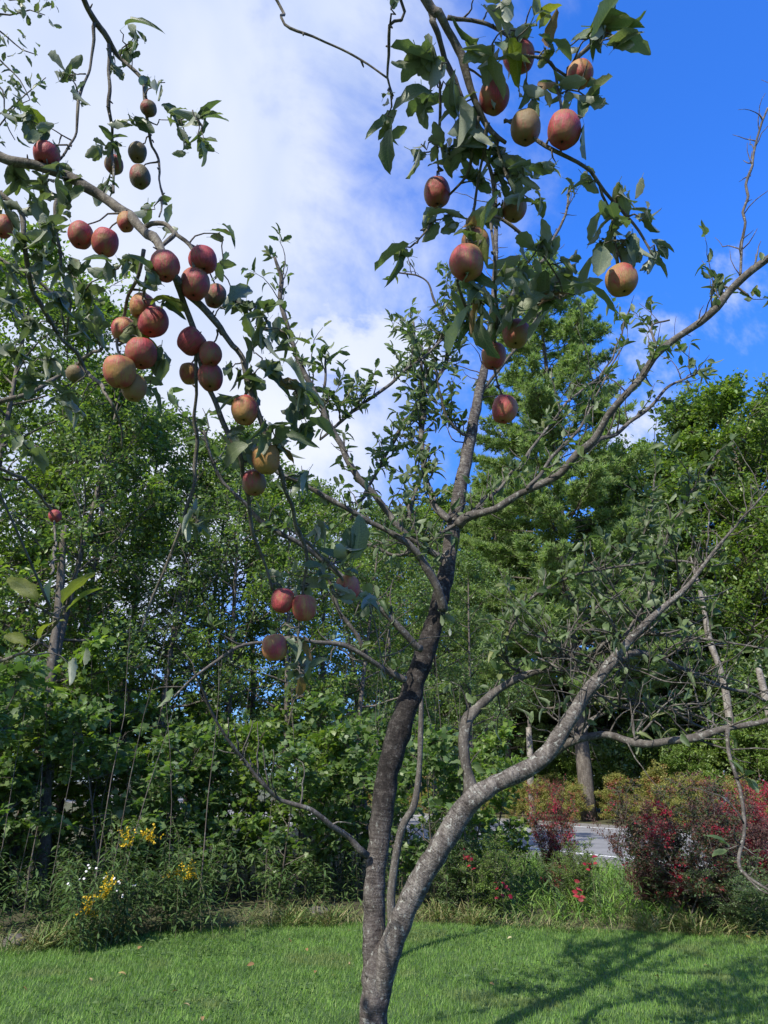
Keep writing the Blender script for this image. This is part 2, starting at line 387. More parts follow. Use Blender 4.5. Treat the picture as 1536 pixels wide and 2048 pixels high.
def strip(name, o0, o1, z, mat, t0=-70, t1=60, n=1):
    pts = [A+rd*t0+rn*o0, A+rd*t1+rn*o0, A+rd*t1+rn*o1, A+rd*t0+rn*o1]
    return sheet(name, [tuple(p) for p in pts], z, mat)
strip('road_shoulder', -1.7, 9.4, .008, M['gravel'])
strip('road', -.35, 8.0, .012, M['asphalt'])
strip('edge_line', 0, .14, .016, M['paint'])
strip('edge_line', 7.5, 7.64, .016, M['paint'])

rng = np.random.default_rng(7)
# grass blades of the mown lawn: one body of grass
def blades(n, xr, yr, h, w, keep=None, lean=.5, seed=1, tmpl=None):
    r = np.random.default_rng(seed)
    x = r.uniform(*xr, n); y = yr[0] + (yr[1]-yr[0])*r.random(n)**1.0
    if keep is not None:
        k = keep(x, y, r); x, y = x[k], y[k]; n = len(x)
    pos = np.stack([x, y, np.full(n, .003)], 1)
    th = r.uniform(0, 2*PI, n); d = np.stack([np.cos(th)*lean*r.random(n), np.sin(th)*lean*r.random(n), np.ones(n)], 1)
    nn = np.stack([np.cos(th), np.sin(th), .2*np.ones(n)], 1)
    hh = h*r.uniform(.5, 1.3, n)
    T0 = tmpl or (np.array([(-w/2, 0, 0), (w/2, 0, 0), (w*.1, 1, .22)]), np.array([(0, 1, 2)]), np.array([(0, 0), (1, 0), (.5, 1)]))
    return scatter(T0, pos, d, nn, hh)
edge_v = np.vectorize(edge_y)
M['grass'] = leaf_mat('grass_blade', [(.09, .19, .03), (.13, .25, .04), (.18, .3, .06), (.1, .21, .035), (.22, .3, .09)], transl=.35, tint=(1.2, 1.4, .5), patch=((.16, .22, .06), .9, .58), spec=.3)
V1, T1, U1 = blades(430000, (-7.5, 7.5), (3.2, 9.6), .045, .12, keep=lambda x, y, r: (y < edge_v(x)) & (np.abs(x) < .75*y+1), lean=1.0)
me = mesh_np('grass', V1, None, T1, U1, smooth=False)
tag(link('lawn_grass', me, M['grass']), 'short mown green grass blades covering the lawn under the apple tree', 'grass', kind='stuff')
# broad clover like weeds in the lawn
r2 = np.random.default_rng(5)
cl_x = r2.uniform(-6, 6, 9000); cl_y = r2.uniform(4.5, 9, 9000); k = (cl_y < edge_v(cl_x)) & (noise is not None)
cl_x, cl_y = cl_x[k], cl_y[k]
gx = np.sin(cl_x*2.1+cl_y*.7)+np.sin(cl_y*3.1-cl_x*.9)+r2.normal(0, .7, len(cl_x)); k = gx > .8; cl_x, cl_y = cl_x[k], cl_y[k]; n = len(cl_x)
th = r2.uniform(0, 2*PI, n)
V1, T1, U1 = scatter(OV, np.stack([cl_x, cl_y, r2.uniform(.03, .055, n)], 1), np.stack([np.cos(th), np.sin(th), .2*np.ones(n)], 1), np.stack([r2.normal(0, .3, n), r2.normal(0, .3, n), np.ones(n)], 1), r2.uniform(.03, .06, n))
tag(link('lawn_weeds', mesh_np('lawn_weeds', V1, None, T1, U1), M['weed']), 'low broad leaved weeds scattered through the mown lawn', 'weeds', kind='stuff')

# tall dry grass along the lawn edge
M['dry_grass'] = leaf_mat('dry_grass', [(.2, .19, .08), (.3, .27, .13), (.13, .2, .05), (.1, .17, .04), (.12, .18, .05)], transl=.3, tint=(1.1, 1, .6))
TG = leaf_template(4, .045, .5, .3)
def fringe(n, seed, off, h, xr=(-9, 9), patchy=False):
    r = np.random.default_rng(seed); x = r.uniform(*xr, n); y = edge_v(x) + off + np.abs(r.normal(0, .35, n))
    if patchy:
        x = x + .25*np.sin(x*3.1) + .15*np.sin(x*7.7); h = h*(.55+.5*np.abs(np.sin(x*1.3+.5*np.sin(x*4)))); y = y + .12*np.sin(x*2.3)
    th = r.uniform(0, 2*PI, n); ln_ = r.uniform(.1, 1.0, n)
    d = np.stack([np.cos(th)*ln_, np.sin(th)*ln_, np.ones(n)], 1); nn = np.stack([-np.cos(th), -np.sin(th), .6*np.ones(n)], 1)
    return scatter(TG, np.stack([x, y, np.zeros(n)], 1), d, nn, r.uniform(.4, 1.1, n)*h)
V1, T1, U1 = fringe(9000, 3, -.2, .26, patchy=True)
tag(link('dry_grass', mesh_np('dry_grass', V1, None, T1, U1), M['dry_grass']), 'tall straw coloured grass fringing the far edge of the lawn', 'grass', kind='stuff')
# tall green grass at the right behind the lawn, up to the road shoulder
r = np.random.default_rng(11); n = 16000
x = r.uniform(1.5, 12, n); y = edge_v(x) + r.uniform(.1, 9, n)
dd = (np.stack([x, y], 1) - A)@rn; k = dd < -1.9; x, y = x[k], y[k]; n = len(x)
th = r.uniform(0, 2*PI, n); ln_ = r.uniform(.1, .9, n)
V1, T1, U1 = scatter(TG, np.stack([x, y, np.zeros(n)], 1), np.stack([np.cos(th)*ln_, np.sin(th)*ln_, np.ones(n)], 1), np.stack([-np.cos(th), -np.sin(th), .6*np.ones(n)], 1), r.uniform(.12, .38, n))
tag(link('tall_grass', mesh_np('tall_grass', V1, None, T1, U1), M['grass']), 'uncut green grass between the lawn and the road shoulder', 'grass', kind='stuff')

# ------------------------------------------------------------------ tree generator
def unit(v): return v/(np.linalg.norm(v)+1e-9)
def gen_tree(seed, H, r0, base, spread, n_limb, n_sub, twigs, per_twig, leaf, tmpl, up=.5, flat=.6, trunk_wob=.15, stems=1, shape='round', spread_cl=.16, sides=3):
    r = np.random.default_rng(seed); tb = Tubes(); LP, LD = [], []
    for s_ in range(stems):
        k = 9; zz = np.linspace(0, H*(1 if stems == 1 else r.uniform(.6, 1)), k)
        lean = r.normal(0, .04 if stems == 1 else .28, 2)
        wob = np.cumsum(r.normal(0, trunk_wob*H/60, (k, 2)), 0)
        tp = np.stack([wob[:, 0]-wob[0, 0]+lean[0]*zz + (r.normal(0, .12) if stems > 1 else 0), wob[:, 1]-wob[0, 1]+lean[1]*zz, zz], 1)
        tr = r0*(1-.88*(zz/zz[-1]))*np.where(zz == 0, 1.25, 1)
        P2, R2 = catmull(tp, tr, H/24)
        tb.add(P2, R2, 8, .04, r)
        for i in range(n_limb):
            f = base + (1-base)*((i+r.random())/n_limb)*.98
            p0 = np.array([np.interp(f*zz[-1], zz, tp[:, j]) for j in range(3)])
            az = i*2.4 + r.uniform(-.5, .5)
            g = (f-base)/(1-base)
            prof = {'round': math.sqrt(max(0.05, 1-(2*g-.75)**2*.8)) if g > .2 else .75+g, 'cone': 1-.85*g, 'vase': .45+.7*g}[shape]
            Ln = spread*prof*r.uniform(.65, 1.15)
            el = up*(.4+.9*g) + r.uniform(-.2, .2)
            d = np.array([math.cos(az)*math.cos(el), math.sin(az)*math.cos(el), math.sin(el)])
            m_ = 6; q = [p0]; dd = d.copy()
            for _ in range(m_):
                dd = unit(dd + r.normal(0, .13, 3) + np.array([0, 0, .05])); q.append(q[-1]+dd*Ln/m_)
            q = np.array(q); rl = max(.006, np.interp(f*zz[-1], zz, tr)*.55)
            tb.add(q, np.linspace(rl, .004, len(q)), 5 if sides > 3 else 4, cap=False)
            for _ in range(n_sub):
                t = r.uniform(.25, 1)**.8*m_; a = int(min(t, m_-1e-3)); p = q[a]+(q[a+1]-q[a])*(t-a)
                sd = unit(dd*.5 + r.normal(0, .55, 3)*np.array([1, 1, .5])+np.array([0, 0, .1])); sl = Ln*.33*r.uniform(.5, 1.2)
                e = p+sd*sl; tb.add(np.array([p, p+sd*sl*.5+r.normal(0, .03*sl, 3), e]), np.array([rl*.35, rl*.25, .003]), 3, cap=False)
                for _ in range(twigs):
                    u = r.uniform(.2, 1); b = p+sd*sl*u; td = unit(sd+r.normal(0, .8, 3)*np.array([1, 1, .5])); tl = r.uniform(.15, .45)*max(.6, Ln/3)
                    tb.add(np.array([b, b+td*tl]), np.array([.004, .002]), 3, cap=False)
                    w = r.random(per_twig)**.7
                    LP.append(b+td*tl*w[:, None]+r.normal(0, spread_cl*.5, (per_twig, 3))*np.array([1, 1, .6]))
                    LD.append(td + r.normal(0, .7, (per_twig, 3)) + np.array([0, 0, -.25]))
    wood = tb.mesh('trunk')
    LP = np.vstack(LP); LD = np.vstack(LD); n_ = len(LP)
    nn = r.normal(0, 1, (n_, 3))*(1-flat) + np.array([0, 0, flat*1.6])
    Vv, Tt, Uu = scatter(tmpl, LP, LD, nn, leaf*r.uniform(.6, 1.25, n_))
    fol = mesh_np('crown', Vv, None, Tt, Uu)
    return wood, fol, n_
def proto(*a, **k):
    wood, fol, n_ = gen_tree(*a, **k); return wood, fol
def place_tree(name, pr, x, y, s, rz, label, cat, group, leafmat, barkmat, z=0, sz=None, crown='crown'):
    o = empty(name, (x, y, z), label, cat, group, rz, (s, s, sz or s))
    a = link('trunk' if crown == 'crown' else 'stem', pr[0], None, o); b = link(crown, pr[1], None, o)
    for ob, mt in ((a, barkmat), (b, leafmat)):
        if not ob.data.materials: ob.data.materials.append(mt)
        ob.material_slots[0].link = 'OBJECT'; ob.material_slots[0].material = mt
    b['kind'] = 'stuff'
    return o

D = [proto(s, 10, .09, .2, 2.1, 30, 8, 5, 8, .11, QUAD, up=.55, flat=.5, shape='round', spread_cl=.2) for s in (1, 2, 3)]
BIG = [proto(s, 10, .13, .12, 2.9, 50, 9, 5, 11, .13, QUAD, up=.45, flat=.45, shape='round', spread_cl=.22) for s in (11, 12)]
SAP = [proto(s, 3.2, .022, .12, 0.85, 14, 5, 4, 5, .095, MAPLE, up=.5, flat=.6, stems=2, shape='round', spread_cl=.1) for s in (21, 22)]
SHR = [proto(s, 1.7, .016, .1, .65, 8, 4, 3, 9, .06, OV, up=.8, flat=.4, stems=5, shape='vase', spread_cl=.07) for s in (31, 32)]
BUSH = [proto(s, 2.6, .03, .02, 1.5, 26, 7, 5, 12, .1, QUAD, up=.7, flat=.4, stems=1, shape='round', spread_cl=.2) for s in (51, 52)]
LEAF_F = leaf_template(4, .5, .3, .5, .5)
M['fallen'] = leaf_mat('fallen_leaf', [(.35, .28, .1), (.25, .14, .06), (.4, .36, .2)], transl=.15, rough=.8)
print('protos done', [len(p[1].polygons) for p in D+BIG+SAP+SHR])

# woods on the left, standing between the lawn and the road
rr = random.Random(4)
LG = 'slender trees of the woods on the left'
def at_px(px, Y): return (px-768)/F*(Y/math.cos(PITCH)*.93)
left = [(-60, 11.0, 1.2, 0), (40, 12.5, 1.15, 1), (95, 10.6, .92, 2), (170, 12.0, .9, 0), (250, 14, .95, 1), (330, 12.0, .84, 2), (400, 15, .95, 0),
        (470, 13, .84, 1), (540, 16, .95, 2), (590, 12.5, .74, 0), (655, 15, .82, 1), (700, 13.3, .72, 2), (790, 16, .78, 0), (860, 18, .75, 1), (930, 17, .72, 1), (-160, 14, 1.3, 2), (10, 17, 1.3, 0),
        (140, 18, 1.2, 1), (300, 19, 1.15, 2), (450, 20, 1.1, 0), (620, 20, 1.02, 1), (740, 20, .95, 2)]
for i, (px, Y, s, k) in enumerate(left):
    place_tree('forest_tree', D[k], at_px(px, Y), Y, s, rr.uniform(0, 6.3), 'slender grey trunked tree with a loose green crown among the woods left of the road', 'tree', LG,
               M['forest_leaf_light'] if i % 3 == 0 else M['forest_leaf'], M['bark_forest'])
sap = [(10, 10.0, .8, 0), (120, 10.6, .8, 1), (195, 11.4, .9, 0), (300, 10.6, 1.0, 1), (375, 11.5, 1.0, 0), (440, 10.5, .8, 1), (520, 11.5, 1.0, 0), (590, 10.8, .8, 1),
       (660, 11.5, .95, 0), (700, 13.2, 1.15, 1), (905, 10.8, .75, 0), (845, 10.5, .95, 1), (960, 11.8, .8, 0), (-70, 9.5, 1.2, 1), (250, 12.5, 1.2, 0), (480, 13, 1.2, 1), (80, 12, 1.3, 0)]
for i, (px, Y, s, k) in enumerate(sap):
    place_tree('maple_sapling', SAP[k], at_px(px, Y), Y, s, rr.uniform(0, 6.3), 'young maple sapling with lobed green leaves at the edge of the woods behind the lawn', 'sapling',
               'maple saplings at the wood edge', M['maple_leaf'] if i % 2 else M['forest_leaf_light'], M['bark_forest'], crown='foliage')
# far side of the road
def road_off(x, y): return float((np.array((x, y))-A)@rn)
RG = 'tall broadleaf trees across the road'
right = [(1190, 42, 1.7, 0), (1260, 34, 1.7, 1), (1340, 38, 2.0, 0), (1420, 33, 1.8, 1), (1500, 36, 2.2, 0), (1590, 32, 2.1, 1), (1050, 46, 1.75, 0), (985, 40, 1.75, 1), (925, 44, 2.0, 0),
         (1300, 45, 2.1, 1), (1450, 46, 2.35, 0), (860, 48, 2.0, 1), (800, 52, 2.0, 0), (1680, 36, 2.2, 0)]
for i, (px, Y, s, k) in enumerate(right):
    place_tree('broadleaf_tree', BIG[k], at_px(px, Y), Y, s, rr.uniform(0, 6.3), 'tall dense broadleaf tree in the green woods across the road', 'tree', RG,
               M['forest_leaf_light'] if i % 3 != 1 else M['forest_leaf'], M['bark_forest'])
for i, (px, Y, s, k) in enumerate([(760, 50, .95, 0), (640, 56, .8, 1), (520, 54, .6, 0), (400, 58, .65, 1), (280, 54, .95, 0), (150, 58, 1.1, 1), (20, 54, 1.1, 0), (-120, 58, 1.2, 1)]):
    place_tree('broadleaf_tree', BIG[k], at_px(px, Y), Y, s*1.15, rr.uniform(0, 6.3), 'distant sunlit broadleaf tree glimpsed through the woods on the left', 'tree', 'distant trees behind the left woods',
               M['forest_leaf_light'], M['bark_forest'])

# white pine
def pine(seed, H):
    r = np.random.default_rng(seed); tb = Tubes(); pos, dr = [], []
    zz = np.linspace(0, H, 14); tp = np.stack([np.cumsum(r.normal(0, .03, 14)), np.cumsum(r.normal(0, .03, 14)), zz], 1)
    tr = .34*(1-.93*zz/H); tb.add(*catmull(tp, tr, .8), 10, .03, r)
    z = .16*H
    while z < H*.985:
        g = z/H
        n_ = r.integers(4, 7)
        a0 = r.uniform(0, 6.3)
        for i in range(n_):
            Ln = (6.2*(1-g)**.55*(.55+.45*min(1, g*4)))*r.uniform(.55, 1.12)+.3
            az = a0+i*6.28/n_+r.uniform(-.3, .3); el = r.uniform(-.12, .12)+.55*g**2
            p0 = np.array([np.interp(z, zz, tp[:, 0]), np.interp(z, zz, tp[:, 1]), z])
            hd = np.array([math.cos(az), math.sin(az), 0]); sd_ = np.array([-hd[1], hd[0], 0])
            tt = np.linspace(0, 1, 7); q = p0 + hd*Ln*tt[:, None] + np.array([0, 0, 1])*(math.sin(el)*Ln*tt + .14*Ln*tt**2.4)[:, None]
            q[1:] += r.normal(0, .03, (6, 3)); tb.add(q, np.linspace(max(.03, .09*(1-g)), .012, 7), 4, cap=False)
            m_ = int(Ln*9)+3
            for j in range(m_):
                t = r.uniform(.22, 1)**.75; p = p0 + hd*Ln*t + np.array([0, 0, math.sin(el)*Ln*t + .14*Ln*t**2.4])
                sgn = r.choice([-1, 1]); bl = (Ln*.32*(1.15-t)+.22)*r.uniform(.6, 1.2)
                bd = unit(hd*.8+sd_*sgn*r.uniform(.5, 1)+np.array([0, 0, r.uniform(.1, .5)]))
                tb.add(np.array([p, p+bd*bl]), np.array([.014, .006]), 3, cap=False)
                u = np.linspace(.25, 1, max(2, int(bl*7)))[:, None]
                c = p + bd*bl*u + r.normal(0, .05, (len(u), 3))
                pos.append(c); dr.append(np.repeat(bd[None], len(c), 0))
        z += r.uniform(.55, 1.1)*(1-.4*g)
    pos = np.vstack(pos); dr = np.vstack(dr); n_ = len(pos); K = 14
    P3 = np.repeat(pos, K, 0); d3 = np.repeat(dr, K, 0)*.5 + r.normal(0, .6, (n_*K, 3)) + np.array([0, 0, .45])
    NT = (np.array([(-.1, 0, 0), (.1, 0, 0), (0, 1, 0)]), np.array([(0, 1, 2)]), np.array([(0, 0), (1, 0), (.5, 1)]))
    Vv, Tt, Uu = scatter(NT, P3, d3, r.normal(0, 1, (n_*K, 3)), r.uniform(.18, .33, n_*K))
    print('pine needles', len(Tt))
    return tb.mesh('pine_trunk'), mesh_np('pine_crown', Vv, None, Tt, Uu)
PN = pine(5, 29)
place_tree('pine_tree', PN, PW(1118, 1024, 31)[0], 31, 1, .4, 'tall pine with layered feathery boughs rising against the blue sky across the road', 'tree', None, M['pine'], M['bark_forest'])
place_tree('pine_tree', PN, PW(985, 1024, 37)[0], 37, .66, 2.0, 'shorter pine behind and left of the tall pine across the road', 'tree', None, M['pine'], M['bark_forest'])

# brush beyond the road
n_b = 0
for row, (off, s0, mt) in enumerate(((9.9, .42, 'brush'), (11.4, .6, 'brush'), (14, 1.15, 'forest_leaf_light'), (17.0, 1.9, 'forest_leaf'), (21, 2.6, 'forest_leaf'))):
    t = -34 + row
    while t < 14:
        p = A + rd*t + rn*(off + rr.uniform(-.5, .5))
        lab = ('low yellow green and rusty bush along the far edge of the road' if mt == 'brush' else 'leafy green bush at the foot of the trees across the road')
        place_tree('roadside_bush', BUSH[n_b % 2], p[0], p[1], s0*rr.uniform(.8, 1.2), rr.uniform(0, 6), lab, 'bush', 'bushes along the far roadside' if mt == 'brush' else 'green bushes under the far trees', M[mt], M['bark_forest'], crown='foliage')
        t += {0: 1.5, 1: 1.8, 2: 2.8, 3: 3.6, 4: 4.6}[row]; n_b += 1

# shrubs turning red beside the lawn
FINE = [proto(s, 1.75, .014, .12, .75, 12, 6, 4, 9, .05, OV, up=.75, flat=.5, stems=6, shape='vase', spread_cl=.06) for s in (41, 42)]
def shrub(px, Y, s, k, label, mat, sz=None, rz=0): return place_tree('shrub', FINE[k], PW(px, 1700, Y)[0], Y, s, rz, label, 'shrub', None, mat, M['bark_forest'], sz=sz, crown='foliage')
shrub(1115, 11.0, .34, 0, 'narrow shrub with bright crimson upper leaves in front of the road', M['crimson'], .66, 1.0)
shrub(1145, 10.2, .34, 1, 'low yellow green shrub under the crimson one in front of the road', M['forest_leaf_light'], .36, 2.0)
shrub(1375, 9.2, .74, 0, 'wide dark green shrub with dull red leaves in its middle right of the lawn', M['red_shrub'], .66, .3)
shrub(1290, 9.9, .4, 1, 'dull purple brown shrub left of the wide dark shrub', M['purple_leaf'], .6, 1.3)
shrub(1445, 9.9, .55, 1, 'purple topped shrub right behind the wide dark shrub', M['purple_leaf'], .7, 4)
shrub(1525, 10.5, .6, 0, 'deep magenta red shrub at the right edge of the picture', M['red_leaf'], .64, 5)
shrub(1470, 8.8, .5, 1, 'dark green shrub beneath the magenta red one at right', M['forest_leaf'], .34, 3)
shrub(985, 9.7, .42, 1, 'low bushy green shrub with a few red leaves right of the forked trunk', M['forest_leaf_light'], .4, .6)
shrub(900, 10.0, .45, 0, 'low green shrub right behind the forked apple trunk', M['forest_leaf'], .45, 2.6)

r = np.random.default_rng(88)
for px, Y, z in ((998, 9.3, .34), (1152, 9.5, .28), (1178, 9.6, .62), (940, 9.5, .7)):
    c = np.array([PW(px, 1700, Y)[0], Y, z]); n = 9
    V1, T1, U1 = scatter(OV4, c+r.normal(0, .05, (n, 3)), r.normal(0, 1, (n, 3))*np.array([1, 1, .4]), r.normal(0, .4, (n, 3))+np.array([0, -.6, .6]), r.uniform(.05, .09, n))
    o = empty('seedling', (c[0], c[1], 0), {998: 'small seedling with scarlet leaves right of the forked trunk', 1152: 'small seedling with scarlet leaves at the foot of the crimson shrub', 1178: 'thin seedling with one scarlet tuft beside the crimson shrub', 940: 'thin seedling with reddish top just right of the slanting trunk'}[px], 'seedling')
    tb = Tubes(); tb.add(np.array([(0, 0, 0), (.02, 0, z*.5), (0, 0, z+.04)]), np.array([.005, .004, .002]), 4); link('stem', tb.mesh('seedling_stem'), M['stem'], o)
    link('foliage', mesh_np('seedling_leaves', V1-np.array([c[0], c[1], 0]), None, T1, U1), M['red_leaf'], o)
n = 90; fx = r.uniform(-5.5, 5.5, n); fy = r.uniform(4.8, 9, n); k = fy < edge_v(fx)-.1; fx, fy = fx[k], fy[k]; n = len(fx)
V1, T1, U1 = scatter(LEAF_F, np.stack([fx, fy, r.uniform(.03, .05, n)], 1), np.stack([r.normal(0, 1, n), r.normal(0, 1, n), r.normal(0, .15, n)], 1), np.stack([r.normal(0, .4, n), r.normal(0, .4, n), np.ones(n)], 1), r.uniform(.03, .07, n))
tag(link('fallen_leaves', mesh_np('fallen_leaves', V1, None, T1, U1), M['fallen']), 'small dry yellow and brown leaves lying here and there on the lawn', 'leaves', kind='stuff')

# undergrowth: leafy stems nobody could count
def stems(xy, h, seed, leaf=.1, per=34, rad=.004):
    r = np.random.default_rng(seed); tb = Tubes(); LP, LD, LN = [], [], []; tops = []
    for (x, y) in xy:
        hh = h*r.uniform(.6, 1.15); ln_ = r.normal(0, .24, 2)
        t = np.linspace(0, 1, 5); q = np.stack([x+ln_[0]*hh*t**1.5, y+ln_[1]*hh*t**1.5, hh*t], 1)
        tb.add(q, np.linspace(rad, rad*.4, 5), 3, cap=False); tops.append(q[-1])
        u = np.linspace(.12, 1, per) ; p = np.stack([np.interp(u, t, q[:, j]) for j in range(3)], 1)
        az = np.arange(per)*2.4+r.uniform(0, 6); LP.append(p)
        LD.append(np.stack([np.cos(az), np.sin(az), r.uniform(-.2, .6, per)], 1)); LN.append(np.stack([-np.cos(az)*.3, -np.sin(az)*.3, np.ones(per)], 1))
    LP, LD, LN = map(np.vstack, (LP, LD, LN))
    return tb, scatter(LANCE, LP, LD, LN, leaf*r.uniform(.6, 1.2, len(LP))), tops
r = np.random.default_rng(9); pts = []
while len(pts) < 420:
    x = r.uniform(-8.5, 6.5); y = edge_y(x)+r.uniform(.15, 3.6)
    if road_off(x, y) < -2.2 and (x < 1.2 or r.random() < .25): pts.append((x, y))
tb, lv, _ = stems(pts, .75, 12, .13, 30)
u = link('undergrowth', mesh_np('undergrowth', lv[0], None, lv[1], lv[2]), M['weed']); tag(u, 'dark leafy undergrowth filling the edge of the woods', 'undergrowth', kind='stuff')
link('stems', tb.mesh('stems'), M['stem'], u)['kind'] = 'stuff'
# thin bare stems between the trees
tb = Tubes()
for _ in range(110):
    x = r.uniform(-8.5, 1.6); y = edge_y(x)+r.uniform(.3, 6)
    if road_off(x, y) > -2: continue
    hh = r.uniform(1.2, 4.5); l_ = r.normal(0, .1, 2); t = np.linspace(0, 1, 6)
    q = np.stack([x+l_[0]*hh*t+np.cumsum(r.normal(0, .022, 6))*hh*.6, y+l_[1]*hh*t, hh*t], 1); tb.add(q, np.linspace(r.uniform(.005, .014), .002, 6), 4, cap=False)
tag(link('thicket_stems', tb.mesh('thicket_stems'), M['bark_forest']), 'thin bare grey stems standing thick between the trees of the left woods', 'thicket', kind='stuff')

# goldenrod and aster
M['gold'] = leaf_mat('goldenrod_flower', [(.65, .42, .02), (.75, .52, .03), (.55, .36, .02)], transl=.2)
M['aster'] = leaf_mat('aster_petal', [(.7, .68, .75), (.8, .78, .82)], transl=.2)
def goldenrod(px, Y, n_, h, label, seed, flowers=True, spread=.22):
    r = np.random.default_rng(seed); x0 = PW(px, 1700, Y)[0]
    o = empty('goldenrod', (x0, Y, 0), label, 'plant', 'goldenrod plants at the lawn edge')
    xy = r.normal(0, spread, (n_, 2)); tb, lv, tops = stems(xy, h, seed+1, .12, 40)
    link('stem', tb.mesh('goldenrod_stems'), M['stem'], o)['kind'] = 'stuff'; f = link('foliage', mesh_np('goldenrod_leaves', lv[0], None, lv[1], lv[2]), M['weed'], o); f['kind'] = 'stuff'
    if flowers:
        pp, dd_ = [], []
        for tp in tops[:max(1, int(n_*.16))]:
            for b in range(12):
                az = r.uniform(0, 6.3); q = r.uniform(.02, .16); e = tp+np.array([math.cos(az)*q, math.sin(az)*q, r.uniform(-.16, .06)])
                w = np.linspace(0, 1, 14)[:, None]; c = (tp-np.array([0, 0, .12]))*(1-w)+e*w; pp.append(c+r.normal(0, .007, c.shape)); dd_.append(r.normal(0, 1, c.shape)+np.array([0, 0, .6]))
        pp = np.vstack(pp); dd_ = np.vstack(dd_)
        V1, T1, U1 = scatter(OV, pp, dd_, r.normal(0, 1, pp.shape), r.uniform(.02, .038, len(pp)))
        link('flower', mesh_np('goldenrod_flowers', V1, None, T1, U1), M['gold'], o)['kind'] = 'stuff'
    return o
goldenrod(275, 8.5, 16, 1.12, 'tallest goldenrod with the largest yellow plumes at the left edge of the lawn', 51)
goldenrod(405, 8.8, 16, 1.08, 'goldenrod with thin yellow plumes right of the tallest goldenrod', 52)
goldenrod(195, 8.05, 14, .62, 'low goldenrod with small yellow tufts at the left lawn edge below the asters', 53)
goldenrod(150, 8.5, 14, .85, 'leaning grey green goldenrod without open flowers left of the tallest goldenrod', 54, False)
goldenrod(330, 8.8, 12, .75, 'leafy goldenrod without flowers between the two flowering ones', 57, False)
r = np.random.default_rng(61); o = empty('aster_plant', (PW(205, 1800, 8.2)[0], 8.2, 0), 'aster with small white flower heads in front of the goldenrod', 'plant')
tb, lv, tops = stems(r.normal(0, .14, (9, 2)), .62, 62, .08, 26); link('stem', tb.mesh('aster_stems'), M['stem'], o)['kind'] = 'stuff'
link('foliage', mesh_np('aster_leaves', lv[0], None, lv[1], lv[2]), M['weed'], o)['kind'] = 'stuff'
pp, dd_, nn_ = [], [], []
for tp in tops:
    for _ in range(2):
        c = tp+r.normal(0, .035, 3)+np.array([0, -.03, 0]); a = np.linspace(0, 2*PI, 11)[:-1]
        nrm = unit(np.array([r.normal(0, .3), -.8, .7])); ux = unit(np.cross(nrm, [0, 0, 1])); uy = np.cross(nrm, ux)
        pp.append(np.repeat(c[None], 10, 0)); dd_.append(np.cos(a)[:, None]*ux+np.sin(a)[:, None]*uy); nn_.append(np.repeat(nrm[None], 10, 0))
V1, T1, U1 = scatter(OV, np.vstack(pp), np.vstack(dd_), np.vstack(nn_), np.full(len(pp)*10, .014))
link('flower', mesh_np('aster_flowers', V1, None, T1, U1), M['aster'], o)['kind'] = 'stuff'

# pale broken trunks
def bare_trunk(name, path, rads, Y, label, cat='tree trunk', seed=1, mat='bark_birch', jag=True):
    pts = np.array([PW(x, y, Y) for x, y in path]); pts = np.vstack([[pts[0][0], Y, 0], pts]) if pts[0][2] > .05 else pts
    rd_ = [rads[0]]*(len(pts)-len(path)) + list(rads)
    sc = Y/(ct + (path[0][1]-1024)/F*st)/F
    o = empty(name, tuple(pts[0]), label, cat); tb = Tubes(); q, w = catmull(pts-pts[0], np.array(rd_)*sc, .25)
    tb.add(q, w, 9, .07, np.random.default_rng(seed)); link('trunk', tb.mesh(name), M[mat], o)
    if jag:
        tb = Tubes(); r = random.Random(seed)
        for _ in range(4):
            b = q[-1]+np.array([r.uniform(-1, 1), r.uniform(-1, 1), 0])*w[-1]*.6; tb.add(np.array([b-[0, 0, .2], b+[r.uniform(-.03, .03), 0, r.uniform(.15, .5)]]), np.array([w[-1]*.4, .01]), 4)
        link('splinter', tb.mesh('splinter'), M[mat], o)
    return o
bare_trunk('birch_tree', [(1478, 1540), (1462, 1460), (1446, 1360), (1418, 1275), (1405, 1200), (1385, 1130)], [8, 8, 7, 6, 5, 3], 28, 'pale leaning birch trunk with peeling bark right of the forked limb', seed=3)
bare_trunk('dead_trunk', [(1560, 1500), (1545, 1450), (1530, 1390), (1515, 1330)], [9, 8, 8, 6], 26, 'bleached broken trunk at the right edge of the picture', seed=4)
bare_trunk('snag', [(1060, 1540), (1060, 1500), (1057, 1455)], [7, 7, 5], 32, 'short splintered dead snag standing below the tall pine', seed=5)
bare_trunk('forest_tree', [(88, 1700), (92, 1520), (100, 1380), (118, 1200), (128, 1050)], [13, 12, 11, 9, 6], 10.5, 'stout bare grey trunk at the left of the woods', seed=6, mat='bark_forest', jag=False)
# sapling stem beside the trunk
def simple_stem(name, path, rads, Y, label, cat, mat='bark_branch'):
    pts = [PW(x, y, Y) for x, y in path]; o = empty(name, (pts[0][0], Y, 0), label, cat); b = np.array([pts[0][0], Y, 0.])
    if pts[0][2] > .02: pts = [b]+pts; rads = [rads[0]]+list(rads)
    tb = Tubes(); q, w = catmull(np.array(pts)-b, np.array(rads)*Y/(ct+.5*st)/F, .06); tb.add(q, w, 7, .04, np.random.default_rng(3)); link('trunk', tb.mesh(name), M[mat], o); return o
simple_stem('sapling_stem', [(785, 1860), (782, 1790), (792, 1710), (806, 1650), (828, 1610), (838, 1540), (841, 1470), (842, 1400), (838, 1330)], [9, 9, 8, 8, 7, 6, 6, 5, 3], 7.6, 'smooth bent grey sapling rising just behind the fork of the apple trunk', 'sapling')
